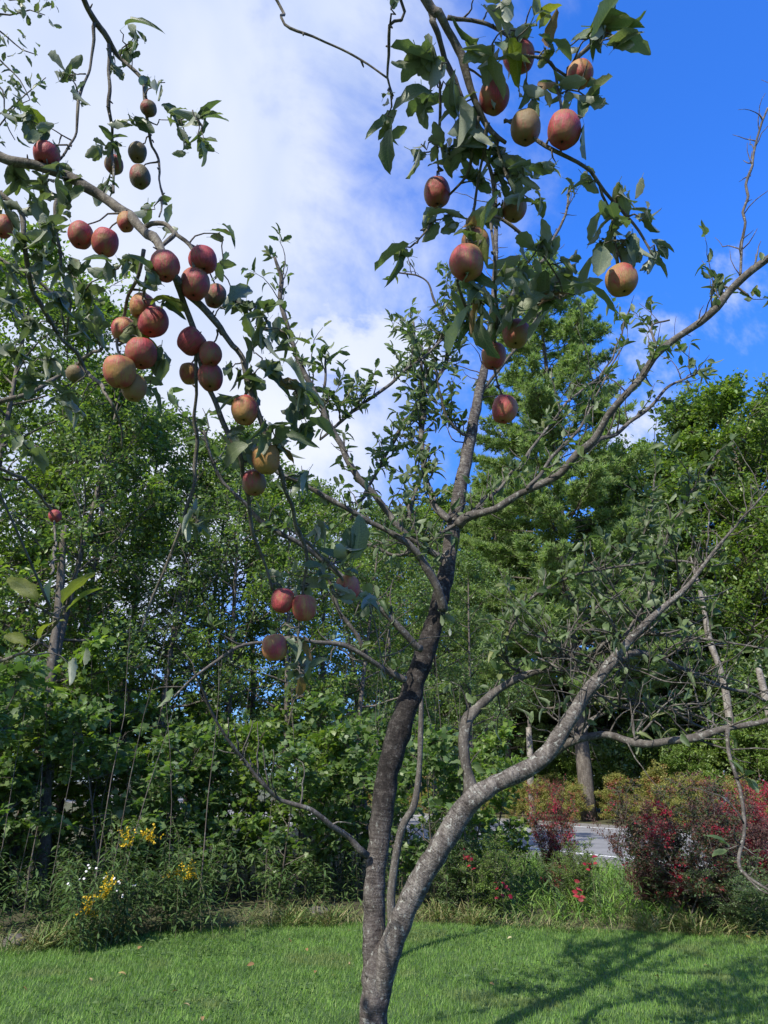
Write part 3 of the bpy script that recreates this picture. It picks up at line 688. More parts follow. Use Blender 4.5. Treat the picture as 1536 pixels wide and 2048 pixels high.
# field stones at the lawn edge
for i, (px, Y, s) in enumerate(((640, 9.6, .16), (45, 8.2, .12))):
    r = np.random.default_rng(70+i); th, ph = np.meshgrid(np.linspace(0, 2*PI, 14, endpoint=False), np.linspace(0, PI, 8)); v = np.stack([np.cos(th)*np.sin(ph), np.sin(th)*np.sin(ph), np.cos(ph)*.6], -1)
    v *= (1+.12*r.normal(0, 1, v.shape[:2]))[..., None]; v[0] = v[0, 0]; v[-1] = v[-1, 0]
    Qs = [(a*14+b, (a+1)*14+b, (a+1)*14+(b+1) % 14, a*14+(b+1) % 14) for a in range(7) for b in range(14)]
    o = link('stone', mesh_np('stone', v.reshape(-1, 3)*s, np.array(Qs)), M['rock'], loc=(PW(px, 1800, Y)[0], Y, s*.3))
    tag(o, ('grey stone lying at the lawn edge left of the forked trunk', 'small stone in the dry grass at the far left')[i], 'stone')

# ------------------------------------------------------------------ the forked apple tree
TY = 4.3
tree = empty('apple_tree', tuple(PW(735, 2244, TY)*np.array((1, 1, 0))), 'forked apple tree with pitted grey bark leaning over the lawn in the middle', 'tree')
T_O = np.array(tree.location)
def mpath(pts, dy=(0, 0)):
    """pts (px, py, radius px); dy = start and end offset of the distance"""
    n_ = len(pts); ys = TY + np.linspace(dy[0], dy[1], n_)
    P_ = np.array([PW(x, y, Yy) for (x, y, _), Yy in zip(pts, ys)]); sc = np.array([Yy/(ct + (y-1024)/F*st)/F for (x, y, _), Yy in zip(pts, ys)])
    return P_-T_O, np.array([w for _, _, w in pts])*sc*.89
main_samples = []
def branch(pts, dy=(0, 0), name='branch', mat='bark_branch', sides=8, lump=.08, step=.035, seed=0, leafy=0.0, knots=0):
    P_, R2 = mpath(pts, dy); q, w = catmull(P_, R2, step)
    r = np.random.default_rng(seed+len(pts)*13+int(pts[0][0]))
    if w.max() < .05:
        kk = max(3, len(q)//4); ks = r.normal(0, 1, (kk, 3)); ip = np.stack([np.interp(np.linspace(0, kk-1, len(q)), np.arange(kk), ks[:, c]) for c in range(3)], 1)
        jit = ip*(np.minimum(w, .013)[:, None]*.7+.003); jit[0] = 0; q = q+jit
    tb = Tubes(); tb.add(q, w, sides, lump, r)
    for _ in range(knots):
        i = r.integers(3, len(q)-3); a = r.uniform(0, 6.3); c = q[i]+np.array([math.cos(a), math.sin(a)*.6-.4, .1])*w[i]*.8
        tb.add(np.array([c-(c-q[i])*.6, c, c+(c-q[i])*.25]), np.array([w[i]*.5, w[i]*.38, w[i]*.12]), 7, .1, r)
    link(name, tb.mesh(name), M[mat], tree)
    main_samples.append((q, w, leafy)); return q, w
branch([(728, 2244, 40), (735, 2150, 34), (744, 2048, 33), (752, 1985, 32), (757, 1940, 30), (760, 1905, 22), (762, 1880, 10)], name='trunk', mat='bark_main', sides=22, lump=.055, step=.02, knots=3)
branch([(750, 2010, 20), (746, 1960, 25), (747, 1900, 26), (748, 1830, 25), (750, 1750, 24), (757, 1690, 24), (768, 1600, 25), (785, 1510, 26), (808, 1430, 26), (828, 1370, 24), (852, 1300, 23), (872, 1235, 20), (893, 1140, 18), (908, 1050, 17), (924, 960, 15), (940, 880, 13), (955, 800, 11), (968, 740, 9), (980, 660, 7), (988, 580, 6), (992, 470, 5), (990, 350, 3)], (0, .35), 'trunk', 'bark_left', 20, .055, .02, knots=5)
branch([(756, 2010, 18), (766, 1960, 24), (780, 1900, 26), (800, 1845, 26), (830, 1780, 25), (862, 1725, 25), (905, 1655, 25), (940, 1605, 23), (990, 1568, 20), (1060, 1535, 19), (1100, 1500, 19), (1135, 1445, 17), (1175, 1385, 14), (1215, 1335, 13), (1258, 1282, 9.5), (1310, 1230, 7), (1375, 1172, 5), (1430, 1100, 3.5), (1500, 1020, 2.2), (1560, 950, 1.5)], (0, -.5), 'trunk', 'bark_right', 20, .055, .02, knots=4)
branch([(940, 1600, 17), (930, 1545, 13), (928, 1490, 12), (932, 1440, 13), (942, 1425, 13), (966, 1398, 10), (1000, 1368, 9), (1045, 1347, 8), (1090, 1344, 6), (1140, 1342, 6), (1190, 1334, 6), (1222, 1322, 6)], (0, .1), leafy=.3, sides=12)
branch([(1110, 1505, 10), (1135, 1485, 10), (1165, 1474, 9), (1220, 1470, 9), (1260, 1480, 9), (1310, 1487, 8), (1380, 1475, 8), (1450, 1455, 7), (1536, 1440, 6), (1640, 1415, 5)], (0, -.5), sides=12, leafy=.1)
branch([(1225, 1318, 9), (1270, 1303, 8), (1320, 1318, 8), (1380, 1345, 6), (1440, 1372, 4), (1540, 1400, 3)], (0, .6), leafy=.2, sides=10)
branch([(915, 1050, 12), (940, 1030, 10), (1000, 1008, 8), (1060, 976, 8), (1110, 948, 8), (1165, 905, 9), (1195, 865, 8), (1230, 810, 8), (1285, 745, 8), (1340, 692, 8), (1400, 640, 8), (1450, 592, 8), (1500, 540, 8), (1580, 480, 8)], (0, -1.1), leafy=.15, sides=10)
branch([(884, 1220, 11), (868, 1170, 9), (845, 1125, 9), (820, 1100, 8), (770, 1062, 6), (700, 1022, 6), (640, 990, 6), (560, 940, 5), (520, 900, 4)], (0, -.5), leafy=.5)
branch([(820, 1105, 6), (818, 1060, 6), (822, 1020, 6), (832, 985, 4), (860, 900, 3)], (0, .2), leafy=.9)
branch([(880, 1120, 8), (840, 1085, 7), (790, 1040, 7), (740, 985, 7), (695, 920, 7), (655, 845, 7), (622, 770, 6), (590, 700, 6), (572, 630, 5), (560, 560, 5), (551, 515, 3)], (0, -.3), leafy=.6)
branch([(900, 1040, 9), (868, 1005, 8), (850, 950, 7), (846, 880, 6), (846, 800, 5), (850, 720, 3)], (0, .5), leafy=1.1)
branch([(690, 1080, 3), (760, 1100, 4), (820, 1110, 4), (880, 1070, 4), (940, 1020, 4), (975, 990, 3)], (0, 0), leafy=.5)
branch([(700, 1040, 3), (760, 930, 4), (820, 830, 4), (875, 760, 4), (900, 690, 6), (912, 620, 6), (925, 540, 4)], (.3, .5), leafy=1.3)
branch([(640, 880, 3), (700, 830, 4), (780, 770, 4), (860, 700, 3), (900, 660, 3)], (-.1, .3), leafy=1.3)
branch([(842, 1297, 9), (800, 1258, 8), (755, 1217, 7), (718, 1188, 7), (660, 1130, 6), (600, 1086, 6), (540, 1050, 5), (480, 1000, 4), (430, 930, 4), (410, 860, 3)], (0, -.7), leafy=.5)
branch([(812, 1360, 8), (765, 1332, 7), (720, 1302, 6), (680, 1288, 5), (620, 1282, 4), (540, 1282, 4), (470, 1305, 4), (400, 1348, 3), (340, 1400, 2)], (0, -.6), leafy=.25)
branch([(740, 1322, 5), (715, 1270, 5), (680, 1210, 5), (650, 1160, 4), (620, 1110, 3)], (-.1, -.3), leafy=.3)
branch([(735, 1712, 8), (690, 1675, 6), (650, 1645, 6), (600, 1618, 5), (550, 1588, 5), (500, 1540, 4), (455, 1480, 4), (425, 1430, 3.5), (405, 1380, 3), (392, 1340, 2)], (0, -.8), leafy=.03)
branch([(1455, 1458, 5), (1465, 1520, 4), (1482, 1600, 4), (1488, 1660, 4), (1478, 1720, 4), (1496, 1752, 4), (1560, 1790, 3)], (-.4, -.8), leafy=.05)
branch([(1150, 1476, 5), (1180, 1442, 4), (1220, 1420, 4), (1270, 1410, 4), (1330, 1418, 4), (1380, 1445, 3), (1450, 1470, 2)], (-.1, .2), leafy=.25)
branch([(1045, 1346, 4), (1015, 1330, 3), (1010, 1290, 3), (1030, 1240, 3), (1070, 1195, 3), (1140, 1155, 3), (1220, 1135, 3), (1330, 1125, 3), (1420, 1135, 2)], (.1, -.4), leafy=.9)
branch([(1175, 1342, 5), (1195, 1300, 4), (1235, 1268, 4), (1300, 1268, 4), (1400, 1275, 3), (1540, 1300, 2)], (-.1, -.3), leafy=.6)
branch([(930, 870, 4), (900, 840, 3), (880, 790, 3), (870, 740, 2)], (.2, 0), leafy=1.2)
branch([(1055, 978, 4), (1120, 900, 4), (1170, 840, 3), (1200, 780, 2), (1240, 700, 2)], (-.3, 0), leafy=.5)
branch([(1165, 905, 6), (1230, 870, 5), (1300, 815, 4), (1340, 770, 3), (1400, 745, 2)], (-.3, -.1), leafy=.5)
branch([(980, 1000, 4), (1060, 900, 3), (1140, 800, 3), (1210, 740, 2), (1260, 620, 2)], (.1, .6), leafy=.5)
branch([(1240, 1300, 4), (1290, 1200, 4), (1330, 1090, 3), (1370, 1010, 3), (1440, 900, 2)], (-.3, -.2), leafy=1.0)
branch([(1100, 1340, 3), (1160, 1250, 3), (1230, 1170, 3), (1290, 1060, 2), (1310, 950, 2)], (0, .4), leafy=1.2)
branch([(1480, 550, 3), (1488, 450, 3), (1500, 350, 3), (1530, 220, 2)], (-.7, -.6), leafy=.02)
branch([(985, 640, 4), (1050, 560, 3), (1100, 500, 3), (1130, 420, 3), (1140, 370, 2)], (.3, .5), leafy=.05)
branch([(905, 660, 3), (870, 600, 3), (850, 560, 2), (790, 540, 2)], (.5, .5), leafy=.7)
branch([(960, 780, 4), (1040, 690, 3), (1090, 610, 2)], (.3, .1), leafy=.4)
branch([(1320, 710, 3), (1310, 680, 3), (1305, 650, 2), (1340, 640, 2)], (-.6, -.6), leafy=1.2)
branch([(1440, 600, 3), (1470, 570, 3), (1500, 590, 2)], (-.9, -.9), leafy=1.3)
branch([(640, 840, 3), (650, 770, 3), (648, 720, 2)], (-.1, -.1), leafy=1.8)
branch([(850, 770, 3), (840, 700, 3), (826, 645, 2)], (.5, .5), leafy=2.0)

_r = random.Random(33)
for (sx, sy) in ((1180, 1390), (1215, 1335), (1258, 1290), (1290, 1250), (1320, 1318), (1380, 1345), (1190, 1335), (1300, 1268), (1240, 1415), (1330, 1418), (1380, 1475), (1420, 1462), (1120, 1342), (1350, 1195), (1270, 1480), (1160, 1474)):
    for _ in range(3):
        a = _r.uniform(-2.7, .5); ln_ = _r.uniform(70, 210); pp_ = [(sx, sy, 2.6)]; 
        for k_ in range(4): a += _r.uniform(-.35, .35); pp_.append((pp_[-1][0]+math.cos(a)*ln_/4, pp_[-1][1]+math.sin(a)*ln_/4, 2.3-.4*k_))
        yo = -.1 if sx < 1250 else -.25
        branch(pp_, (yo, yo+_r.uniform(-.4, .4)), sides=5, leafy=.12, step=.05)
# twigs and leaves of the forked tree
mrng = np.random.default_rng(77)
tw = Tubes(); mL = []          # leaves: (pos, dir, nrm, size)
for q, w, leafy in main_samples:
    seg = np.linalg.norm(np.diff(q, axis=0), axis=1).sum()
    thin = [i for i in range(len(q)) if w[i] < .045]
    if not thin: continue
    for _ in range(int(seg*(11+7*min(1.4, leafy)))):
        i = thin[mrng.integers(len(thin))]; tg = unit(q[min(i+1, len(q)-1)]-q[max(i-1, 0)])
        d = unit(tg*.5+mrng.normal(0, .6, 3)+np.array([0, 0, .55])); ln_ = mrng.uniform(.05, .5)*(.4+.9*mrng.random()**2)
        k_ = max(3, int(ln_/.05)); pts = [q[i]]
        for _ in range(k_): d = unit(d+mrng.normal(0, .22, 3)+np.array([0, 0, .06])); pts.append(pts[-1]+d*ln_/k_)
        pts = np.array(pts); tw.add(pts, np.linspace(min(.006, w[i]*.6), .0018, len(pts)), 4)
        for j in range(1, len(pts)):
            if mrng.random() < leafy*.6:
                for _ in range(mrng.integers(2, 5)):
                    ld = unit(d*.5+mrng.normal(0, .7, 3)+np.array([0, 0, .1])); mL.append((pts[j], ld, mrng.normal(0, .6, 3)+np.array([0, -.2, .8]), mrng.uniform(.05, .085)))
link('twig', tw.mesh('twigs'), M['bark_branch'], tree)['kind'] = 'stuff'
LEAFV = [leaf_template(10, .5, .3, .35, .35, .1, .25, 1), leaf_template(10, .54, -.2, .5, -.7, .08, .2, 2, .06), leaf_template(10, .44, .7, .3, .9, .1, .3, 3), leaf_template(10, .58, .15, .55, .2, .38, .2, 4), leaf_template(10, .5, .95, .7, -1.1, .15, .25, 5), leaf_template(10, .58, .35, .25, .4, .12, .15, 6, .1)]
LMESH = [mesh_np('leaf', v, None, f, u_) for v, f, u_ in LEAFV]
from mathutils import Matrix
def leaf_obj(parent, pos, d, nrm, size, mat, k):
    Rm = frames(d[None], nrm[None])[0]
    o = bpy.data.objects.new('leaf', LMESH[k]); C.objects.link(o); o.parent = parent
    mt = Matrix(Rm.tolist()).to_4x4(); mt.translation = Vector(pos.tolist())
    o.matrix_local = mt @ Matrix.Diagonal((size, size, size, 1))
    if not o.data.materials: o.data.materials.append(M['apple_leaf'])
    o.material_slots[0].link = 'OBJECT'; o.material_slots[0].material = mat
    return o
def split_leaves(Ls, parent, origin, name, pick=None, limit=295):
    cam_p = np.array((0, 0, CAMZ)) - origin; fw = np.array((0, ct, st))
    def key(l):
        v = l[0]-cam_p; dpt = v@fw
        if dpt < .2: return 0
        x, y = v[0]/dpt*F, (v@np.array((0, -st, ct)))/dpt*F
        return (l[3]/dpt) if abs(x) < 780 and abs(y) < 1040 else 0
    Ls = sorted(Ls, key=key, reverse=True)
    for i, l in enumerate(Ls[:limit]):
        leaf_obj(parent, l[0], l[1], l[2], l[3], l[4] if len(l) > 4 else M['tree_leaf'], i % 6)
    rest = Ls[limit:]
    by = {}
    for i, l in enumerate(rest): by.setdefault((i % 3), []).append(l)
    Vs, Ts, Us, off = [], [], [], 0
    for k_, ls in by.items():
        a = scatter(LEAFV[(0, 1, 4)[k_]], np.array([l[0] for l in ls]), np.array([l[1] for l in ls]), np.array([l[2] for l in ls]), np.array([l[3] for l in ls]))
        Vs.append(a[0]); Ts.append(a[1]+off); Us.append(a[2]); off += len(a[0])
    if rest:
        o = link('foliage', mesh_np(name, np.vstack(Vs), None, np.vstack(Ts), np.vstack(Us)), M['tree_leaf'] if len(Ls[0]) < 5 else M['apple_leaf'], parent); o['kind'] = 'stuff'
    print(name, len(Ls))
split_leaves(mL, tree, T_O, 'main_leaves')

# ------------------------------------------------------------------ the near apple tree whose boughs hang into view
NO = np.array((-1.75, -1.0, 0.))
near = empty('apple_tree', tuple(NO), 'apple tree with fruit laden boughs hanging into the left and top of the picture', 'tree')
CP = np.array([(0, 330, 2.1), (275, 306, 2.4), (280, 100, 2.4), (160, 472, 2.0), (330, 534, 1.75), (240, 745, 1.75), (420, 700, 1.85), (150, 748, 2.5), (500, 850, 1.85), (570, 1200, 2.05), (550, 1296, 2.0),
               (108, 1033, 2.6), (90, 1200, 1.4), (390, 1035, 1.9), (850, 0, 1.6), (990, 195, 1.65), (1128, 262, 1.55), (1040, 115, 1.6), (874, 387, 1.8), (933, 527, 1.55), (1243, 562, 1.6), (1032, 669, 1.8), (987, 714, 1.9), (1009, 820, 1.85), (1160, 150, 1.7), (20, 700, 2.3), (600, 60, 1.7), (760, 1180, 2.2)])
def ND(x, y):
    d2 = (CP[:, 0]-x)**2+(CP[:, 1]-y)**2+900.; w = 1/d2**1.3
    return float((w*CP[:, 2]).sum()/w.sum())
near_pts = []; nrng = np.random.default_rng(5)
FORK = np.array((-1.5, -.75, 2.1))
def nb(pts, root=None, lump=.12, seed=0, name='branch', sides=9, dd=0.0):
    P_ = np.array([P(x, y, ND(x, y)+dd) for x, y, _ in pts]); R2 = np.array([w*(ND(x, y)+dd)/F for x, y, w in pts])
    if root is not None:   # carry the bough back to the fork behind the camera
        a = P_[0]; hid = []
        for t in np.linspace(0, 1, 6)[:-1]:
            h_ = FORK*(1-t)+a*t; h_ = h_+np.array(root)*math.sin(PI*t); hid.append(h_)
        P_ = np.vstack([hid, P_]); R2 = np.concatenate([np.linspace(max(.05, R2[0]*2.2), R2[0]*1.15, 5), R2])
    q, w = catmull(P_-NO, R2, .02)
    r = np.random.default_rng(seed+int(pts[0][0])+1000)
    kk = max(3, len(q)//3); ks = r.normal(0, 1, (kk, 3)); j = np.stack([np.interp(np.linspace(0, kk-1, len(q)), np.arange(kk), ks[:, c]) for c in range(3)], 1)*(np.minimum(w, .008)[:, None]*.55+.0008); j[0] = 0
    tb = Tubes(); tb.add(q+j, w, sides, lump, r)
    for i in range(4, len(q)-2):          # spur scars and buds
        if r.random() < .16:
            dv = unit(r.normal(0, 1, 3)); L2 = w[i]+r.uniform(.004, .014); tb.add(np.array([q[i], q[i]+dv*L2*.7, q[i]+dv*L2]), np.array([.003, .0026, .0015]), 5)
    link(name, tb.mesh(name), M['bark_near'], near)
    near_pts.extend([(p_, w_) for p_, w_ in zip(q[::2], w[::2])])
tb = Tubes(); q, w = catmull(np.array([(0, 0, 0), (.03, .02, .8), (.1, .12, 1.5), (.25, .25, 2.15)]), np.array([.19, .14, .13, .12]), .04); tb.add(q, w, 16, .06, nrng); link('trunk', tb.mesh('near_trunk'), M['bark_main'], near)
nb([(-90, 250, 12), (0, 316, 11), (70, 328, 10), (150, 362, 10), (205, 390, 10), (250, 425, 10), (310, 483, 9), (345, 548, 8), (368, 600, 7), (385, 650, 6), (405, 740, 5), (440, 820, 5), (475, 895, 5), (490, 960, 4), (503, 1050, 4), (525, 1110, 3), (545, 1180, 2.5)], root=(-.2, .1, .5))
nb([(345, 548, 6), (395, 600, 7), (437, 660, 6.5), (480, 712, 6), (505, 790, 5.5), (530, 870, 5), (555, 940, 5), (578, 1008, 4.5), (600, 1060, 4), (612, 1100, 3.5), (610, 1150, 3), (605, 1210, 2.5), (597, 1270, 2), (600, 1332, 2)])
nb([(605, 1080, 3), (650, 1120, 3), (680, 1155, 2.5), (705, 1195, 2)])
nb([(-60, 360, 5), (0, 387, 5), (42, 415, 5), (52, 500, 5), (62, 560, 5), (85, 622, 4.5), (130, 682, 4), (172, 742, 4), (215, 790, 3), (238, 850, 2), (244, 897, 1.5)], root=(-.3, 0, .4))
nb([(392, 700, 3), (390, 790, 3.5), (392, 900, 4), (381, 1000, 4), (350, 1085, 3.5), (305, 1195, 3), (282, 1265, 2)])
nb([(150, -30, 6), (185, 32, 6), (214, 82, 5), (250, 122, 4), (285, 165, 3.5), (290, 212, 3), (302, 270, 3), (315, 320, 2.5), (325, 400, 2), (320, 432, 1.5)], root=(0, -.1, .6))
nb([(190, 45, 3.5), (176, 130, 3), (157, 200, 3), (143, 290, 2.5), (105, 335, 2)])
nb([(218, 85, 4), (218, 200, 3.5), (224, 300, 3), (226, 385, 2)])
nb([(288, 455, 5), (325, 450, 4.5), (352, 465, 4), (378, 488, 4), (388, 520, 3.5), (391, 545, 3)])
nb([(352, 465, 4), (318, 495, 4), (297, 540, 3.5), (290, 580, 3), (287, 612, 2.5)])
nb([(288, 500, 4), (272, 560, 3.5), (247, 625, 3), (236, 690, 3), (240, 720, 2)])
nb([(-60, 840, 5), (0, 806, 5), (60, 786, 4.5), (120, 752, 4), (165, 720, 3.5), (205, 696, 3)], root=(-.4, .5, .1), dd=.15)
nb([(-40, 930, 4), (55, 968, 4), (90, 1000, 3.5), (107, 1024, 3)], root=(-.5, .6, -.1))
nb([(108, 1040, 2), (110, 1090, 2), (104, 1150, 2)])
nb([(-50, 1330, 3.5), (0, 1322, 3.5), (55, 1300, 3), (90, 1270, 2.5), (118, 1240, 2)], root=(-.4, .4, -.5))
nb([(-40, 500, 4), (20, 530, 4), (75, 560, 3.5), (120, 610, 3), (130, 680, 2.5)], root=(-.3, .3, .2), dd=.2)
nb([(120, 380, 4), (112, 440, 3.5), (120, 520, 3), (140, 600, 3), (135, 680, 2)], dd=.2)
nb([(835, -30, 7), (862, 42, 6), (885, 100, 6), (908, 158, 6), (930, 200, 5)], root=(0, 0, 1.2), dd=.06)
nb([(842, -30, 10), (882, 20, 9), (906, 60, 8), (918, 100, 8), (936, 165, 7), (960, 222, 6), (985, 262, 5), (1010, 282, 4)], root=(0, 0, 1.0))
nb([(975, 245, 4), (968, 300, 3.5), (985, 350, 3.5), (986, 420, 3), (984, 490, 3), (990, 560, 3), (994, 630, 3), (990, 700, 2.5), (993, 760, 2), (1006, 798, 2)])
nb([(896, 35, 4.5), (925, 38, 4), (962, 46, 4), (1000, 62, 3.5), (1035, 85, 2.5)])
nb([(1010, 240, 3.5), (1060, 268, 4), (1105, 296, 4), (1155, 326, 4), (1200, 372, 3.5), (1245, 418, 3), (1280, 462, 2.5), (1303, 512, 2)])
nb([(1200, 372, 3), (1220, 420, 3), (1229, 470, 2.5), (1238, 532, 2)])
nb([(1050, 110, 3), (1088, 114, 3.5), (1110, 135, 3.5), (1118, 185, 3), (1124, 242, 2.5)])
nb([(792, -30, 3), (780, 50, 3), (777, 110, 3), (774, 155, 2.5), (786, 195, 2)], root=(-.1, -.1, .9))
nb([(535, -30, 3), (562, 35, 3), (578, 55, 3), (625, 72, 2.5), (680, 97, 2.2), (735, 130, 2), (774, 157, 2)], root=(-.2, -.1, .8))
nb([(880, 165, 3), (883, 235, 2.5), (876, 300, 2.5), (876, 350, 2)])
nb([(958, 232, 3.5), (945, 300, 3), (932, 352, 3), (885, 410, 2.5), (850, 458, 2.5), (830, 486, 1.5)])
nb([(985, 430, 3), (1020, 452, 3.5), (1055, 480, 3), (1090, 515, 2.5), (1118, 560, 2), (1125, 590, 1.5)])
nb([(990, 270, 3), (1005, 330, 3), (1025, 385, 2.5)])
nb([(968, 300, 3), (950, 400, 3), (935, 470, 2.5), (932, 492, 2)])
nb([(915, 560, 3), (930, 610, 3), (945, 650, 2)])
nb([(1130, 165, 3), (1150, 120, 4), (1185, 85, 5), (1200, 40, 5), (1215, -30, 6)][::-1], root=(.1, 0, 1.1), dd=.1)

# ---- fruit
M['stem_brown'] = bark_mat('apple_stem', (.05, .03, .02), (.12, .08, .045), (.2, .14, .08), 60, 0, .2)
def apple_mat():
    m_, t = new_mat('apple_skin'); tc = N(t, 'ShaderNodeTexCoord'); oi = N(t, 'ShaderNodeObjectInfo')
    sc_ = N(t, 'ShaderNodeSeparateColor'); L(t, oi.outputs['Color'], sc_.inputs[0]); red, olive = sc_.outputs[0], sc_.outputs[1]
    off = N(t, 'ShaderNodeVectorMath', operation='SCALE'); L(t, oi.outputs['Color'], off.inputs[0]); off.inputs['Scale'].default_value = 37.0
    vs = N(t, 'ShaderNodeVectorMath', operation='ADD'); L(t, tc.outputs['Object'], vs.inputs[0]); L(t, off.outputs[0], vs.inputs[1])
    sp = N(t, 'ShaderNodeSeparateXYZ'); L(t, tc.outputs['Object'], sp.inputs[0])
    ang = math_n(t, 'ARCTAN2', sp.outputs[1], sp.outputs[0])
    cb = N(t, 'ShaderNodeCombineXYZ'); L(t, math_n(t, 'COSINE', ang), cb.inputs[0]); L(t, math_n(t, 'SINE', ang), cb.inputs[1]); L(t, math_n(t, 'MULTIPLY', sp.outputs[2], .12), cb.inputs[2])
    vb = N(t, 'ShaderNodeVectorMath', operation='ADD'); L(t, cb.outputs[0], vb.inputs[0]); L(t, off.outputs[0], vb.inputs[1])
    streak = noise(t, vb.outputs[0], 14, 6, .75); blot = noise(t, vs.outputs[0], .8, 3, .5)
    mv = math_n(t, 'ADD', math_n(t, 'ADD', math_n(t, 'MULTIPLY', red, 1.25), -.35), math_n(t, 'MULTIPLY', math_n(t, 'SUBTRACT', blot, .5), 2.6))
    mv = math_n(t, 'ADD', mv, math_n(t, 'MULTIPLY', math_n(t, 'SUBTRACT', streak, .5), 2.4))
    rm = ramp(t, mv, [(.1, 0.0), (.75, 1.0)])
    base = mixc(t, olive, (.36, .2, .06), (.12, .1, .045))
    redc = mixc(t, ramp(t, streak, [(.4, 0.0), (.58, 1.0)]), (.15, .01, .025), (.4, .04, .06))
    col = mixc(t, math_n(t, 'MULTIPLY', rm, .92), base, redc)
    vo = N(t, 'ShaderNodeTexVoronoi'); vo.inputs['Scale'].default_value = 13; L(t, vs.outputs[0], vo.inputs['Vector'])
    col = mixc(t, ramp(t, vo.outputs['Distance'], [(.06, .55), (.1, 0.0)]), col, (.33, .2, .12))
    rus = noise(t, vs.outputs[0], 4, 5, .7); col = mixc(t, ramp(t, rus, [(.55, 0.0), (.68, .65)]), col, (.15, .1, .05))
    bloom = noise(t, vs.outputs[0], 2.5, 4, .6); col = mixc(t, math_n(t, 'MULTIPLY', bloom, .09), col, (.3, .22, .23))
    topd = math_n(t, 'MULTIPLY', math_n(t, 'POWER', math_n(t, 'ABSOLUTE', sp.outputs[2]), 8.0), .3); 
    pr = N(t, 'ShaderNodeBsdfPrincipled'); L(t, col, pr.inputs['Base Color']); pr.inputs['Roughness'].default_value = .52; pr.inputs['Specular IOR Level'].default_value = .3
    pr.inputs['Subsurface Weight'].default_value = 0.0
    bp = N(t, 'ShaderNodeBump'); bp.inputs['Strength'].default_value = .22; bp.inputs['Distance'].default_value = .1; L(t, math_n(t, 'ADD', blot, math_n(t, 'MULTIPLY', streak, .25)), bp.inputs['Height']); L(t, bp.outputs[0], pr.inputs['Normal'])
    o = N(t, 'ShaderNodeOutputMaterial'); L(t, pr.outputs[0], o.inputs[0]); return m_
M['apple'] = apple_mat()
M['calyx'] = leaf_mat('calyx_brown', [(.05, .035, .02), (.09, .06, .03)], transl=.05, rough=.9)
def apple_meshes(seed):
    r = np.random.default_rng(seed)
    # profile from stem cavity to calyx basin, unit radius
    prof = [(0, .70), (.06, .70), (.14, .76), (.26, .88), (.42, .965), (.6, .96), (.78, .85), (.92, .6), (.99, .3), (1.0, .02), (.965, -.25), (.88, -.5), (.76, -.71), (.6, -.86), (.44, -.94), (.3, -.955), (.19, -.91), (.1, -.83), (.04, -.79), (0, -.785)]
    ns = 30; th = np.linspace(0, 2*PI, ns, endpoint=False); lob = 1+.018*np.cos(5*th+r.uniform(0, 6))
    tap = r.uniform(.0, .09); lopx, lopz = r.normal(0, .035), r.normal(0, .03); V = []
    for rr_, z in prof:
        k_ = (1-tap*max(0, -z))*(1+(lob-1)*(1+2*max(0, -z))); x = rr_*k_*np.cos(th)*(1+lopx); y = rr_*k_*np.sin(th)*(1-lopx)
        V.append(np.stack([x, y, np.full(ns, z)+lopz*x*z], 1))
    V = np.vstack(V); m_ = len(prof)
    Q_ = [(a*ns+b, (a+1)*ns+b, (a+1)*ns+(b+1) % ns, a*ns+(b+1) % ns) for a in range(m_-1) for b in range(ns)]
    fruit = mesh_np('fruit', V, np.array(Q_))
    tb = Tubes(); a = r.uniform(-.12, .12); tb.add(*catmull(np.array([(0, 0, .66), (a*.4, 0, .9), (a, a*.3, 1.12)]), np.array([.035, .028, .045]), .08), 7)
    stem = tb.mesh('apple_stem')
    cp = []; 
    for i in range(5):
        a = i*2*PI/5; cp.append((np.array((math.cos(a)*.07, math.sin(a)*.07, -.8)), np.array((-math.cos(a)*.3, -math.sin(a)*.3, -1.)), np.array((math.cos(a), math.sin(a), 0.))))
    Vc, Tc, Uc = scatter(leaf_template(3, .6, .3, .2), np.array([c[0] for c in cp]), np.array([c[1] for c in cp]), np.array([c[2] for c in cp]), np.full(5, .16))
    return fruit, stem, mesh_np('calyx', Vc, None, Tc, Uc)
AM = [apple_meshes(s) for s in range(5)]
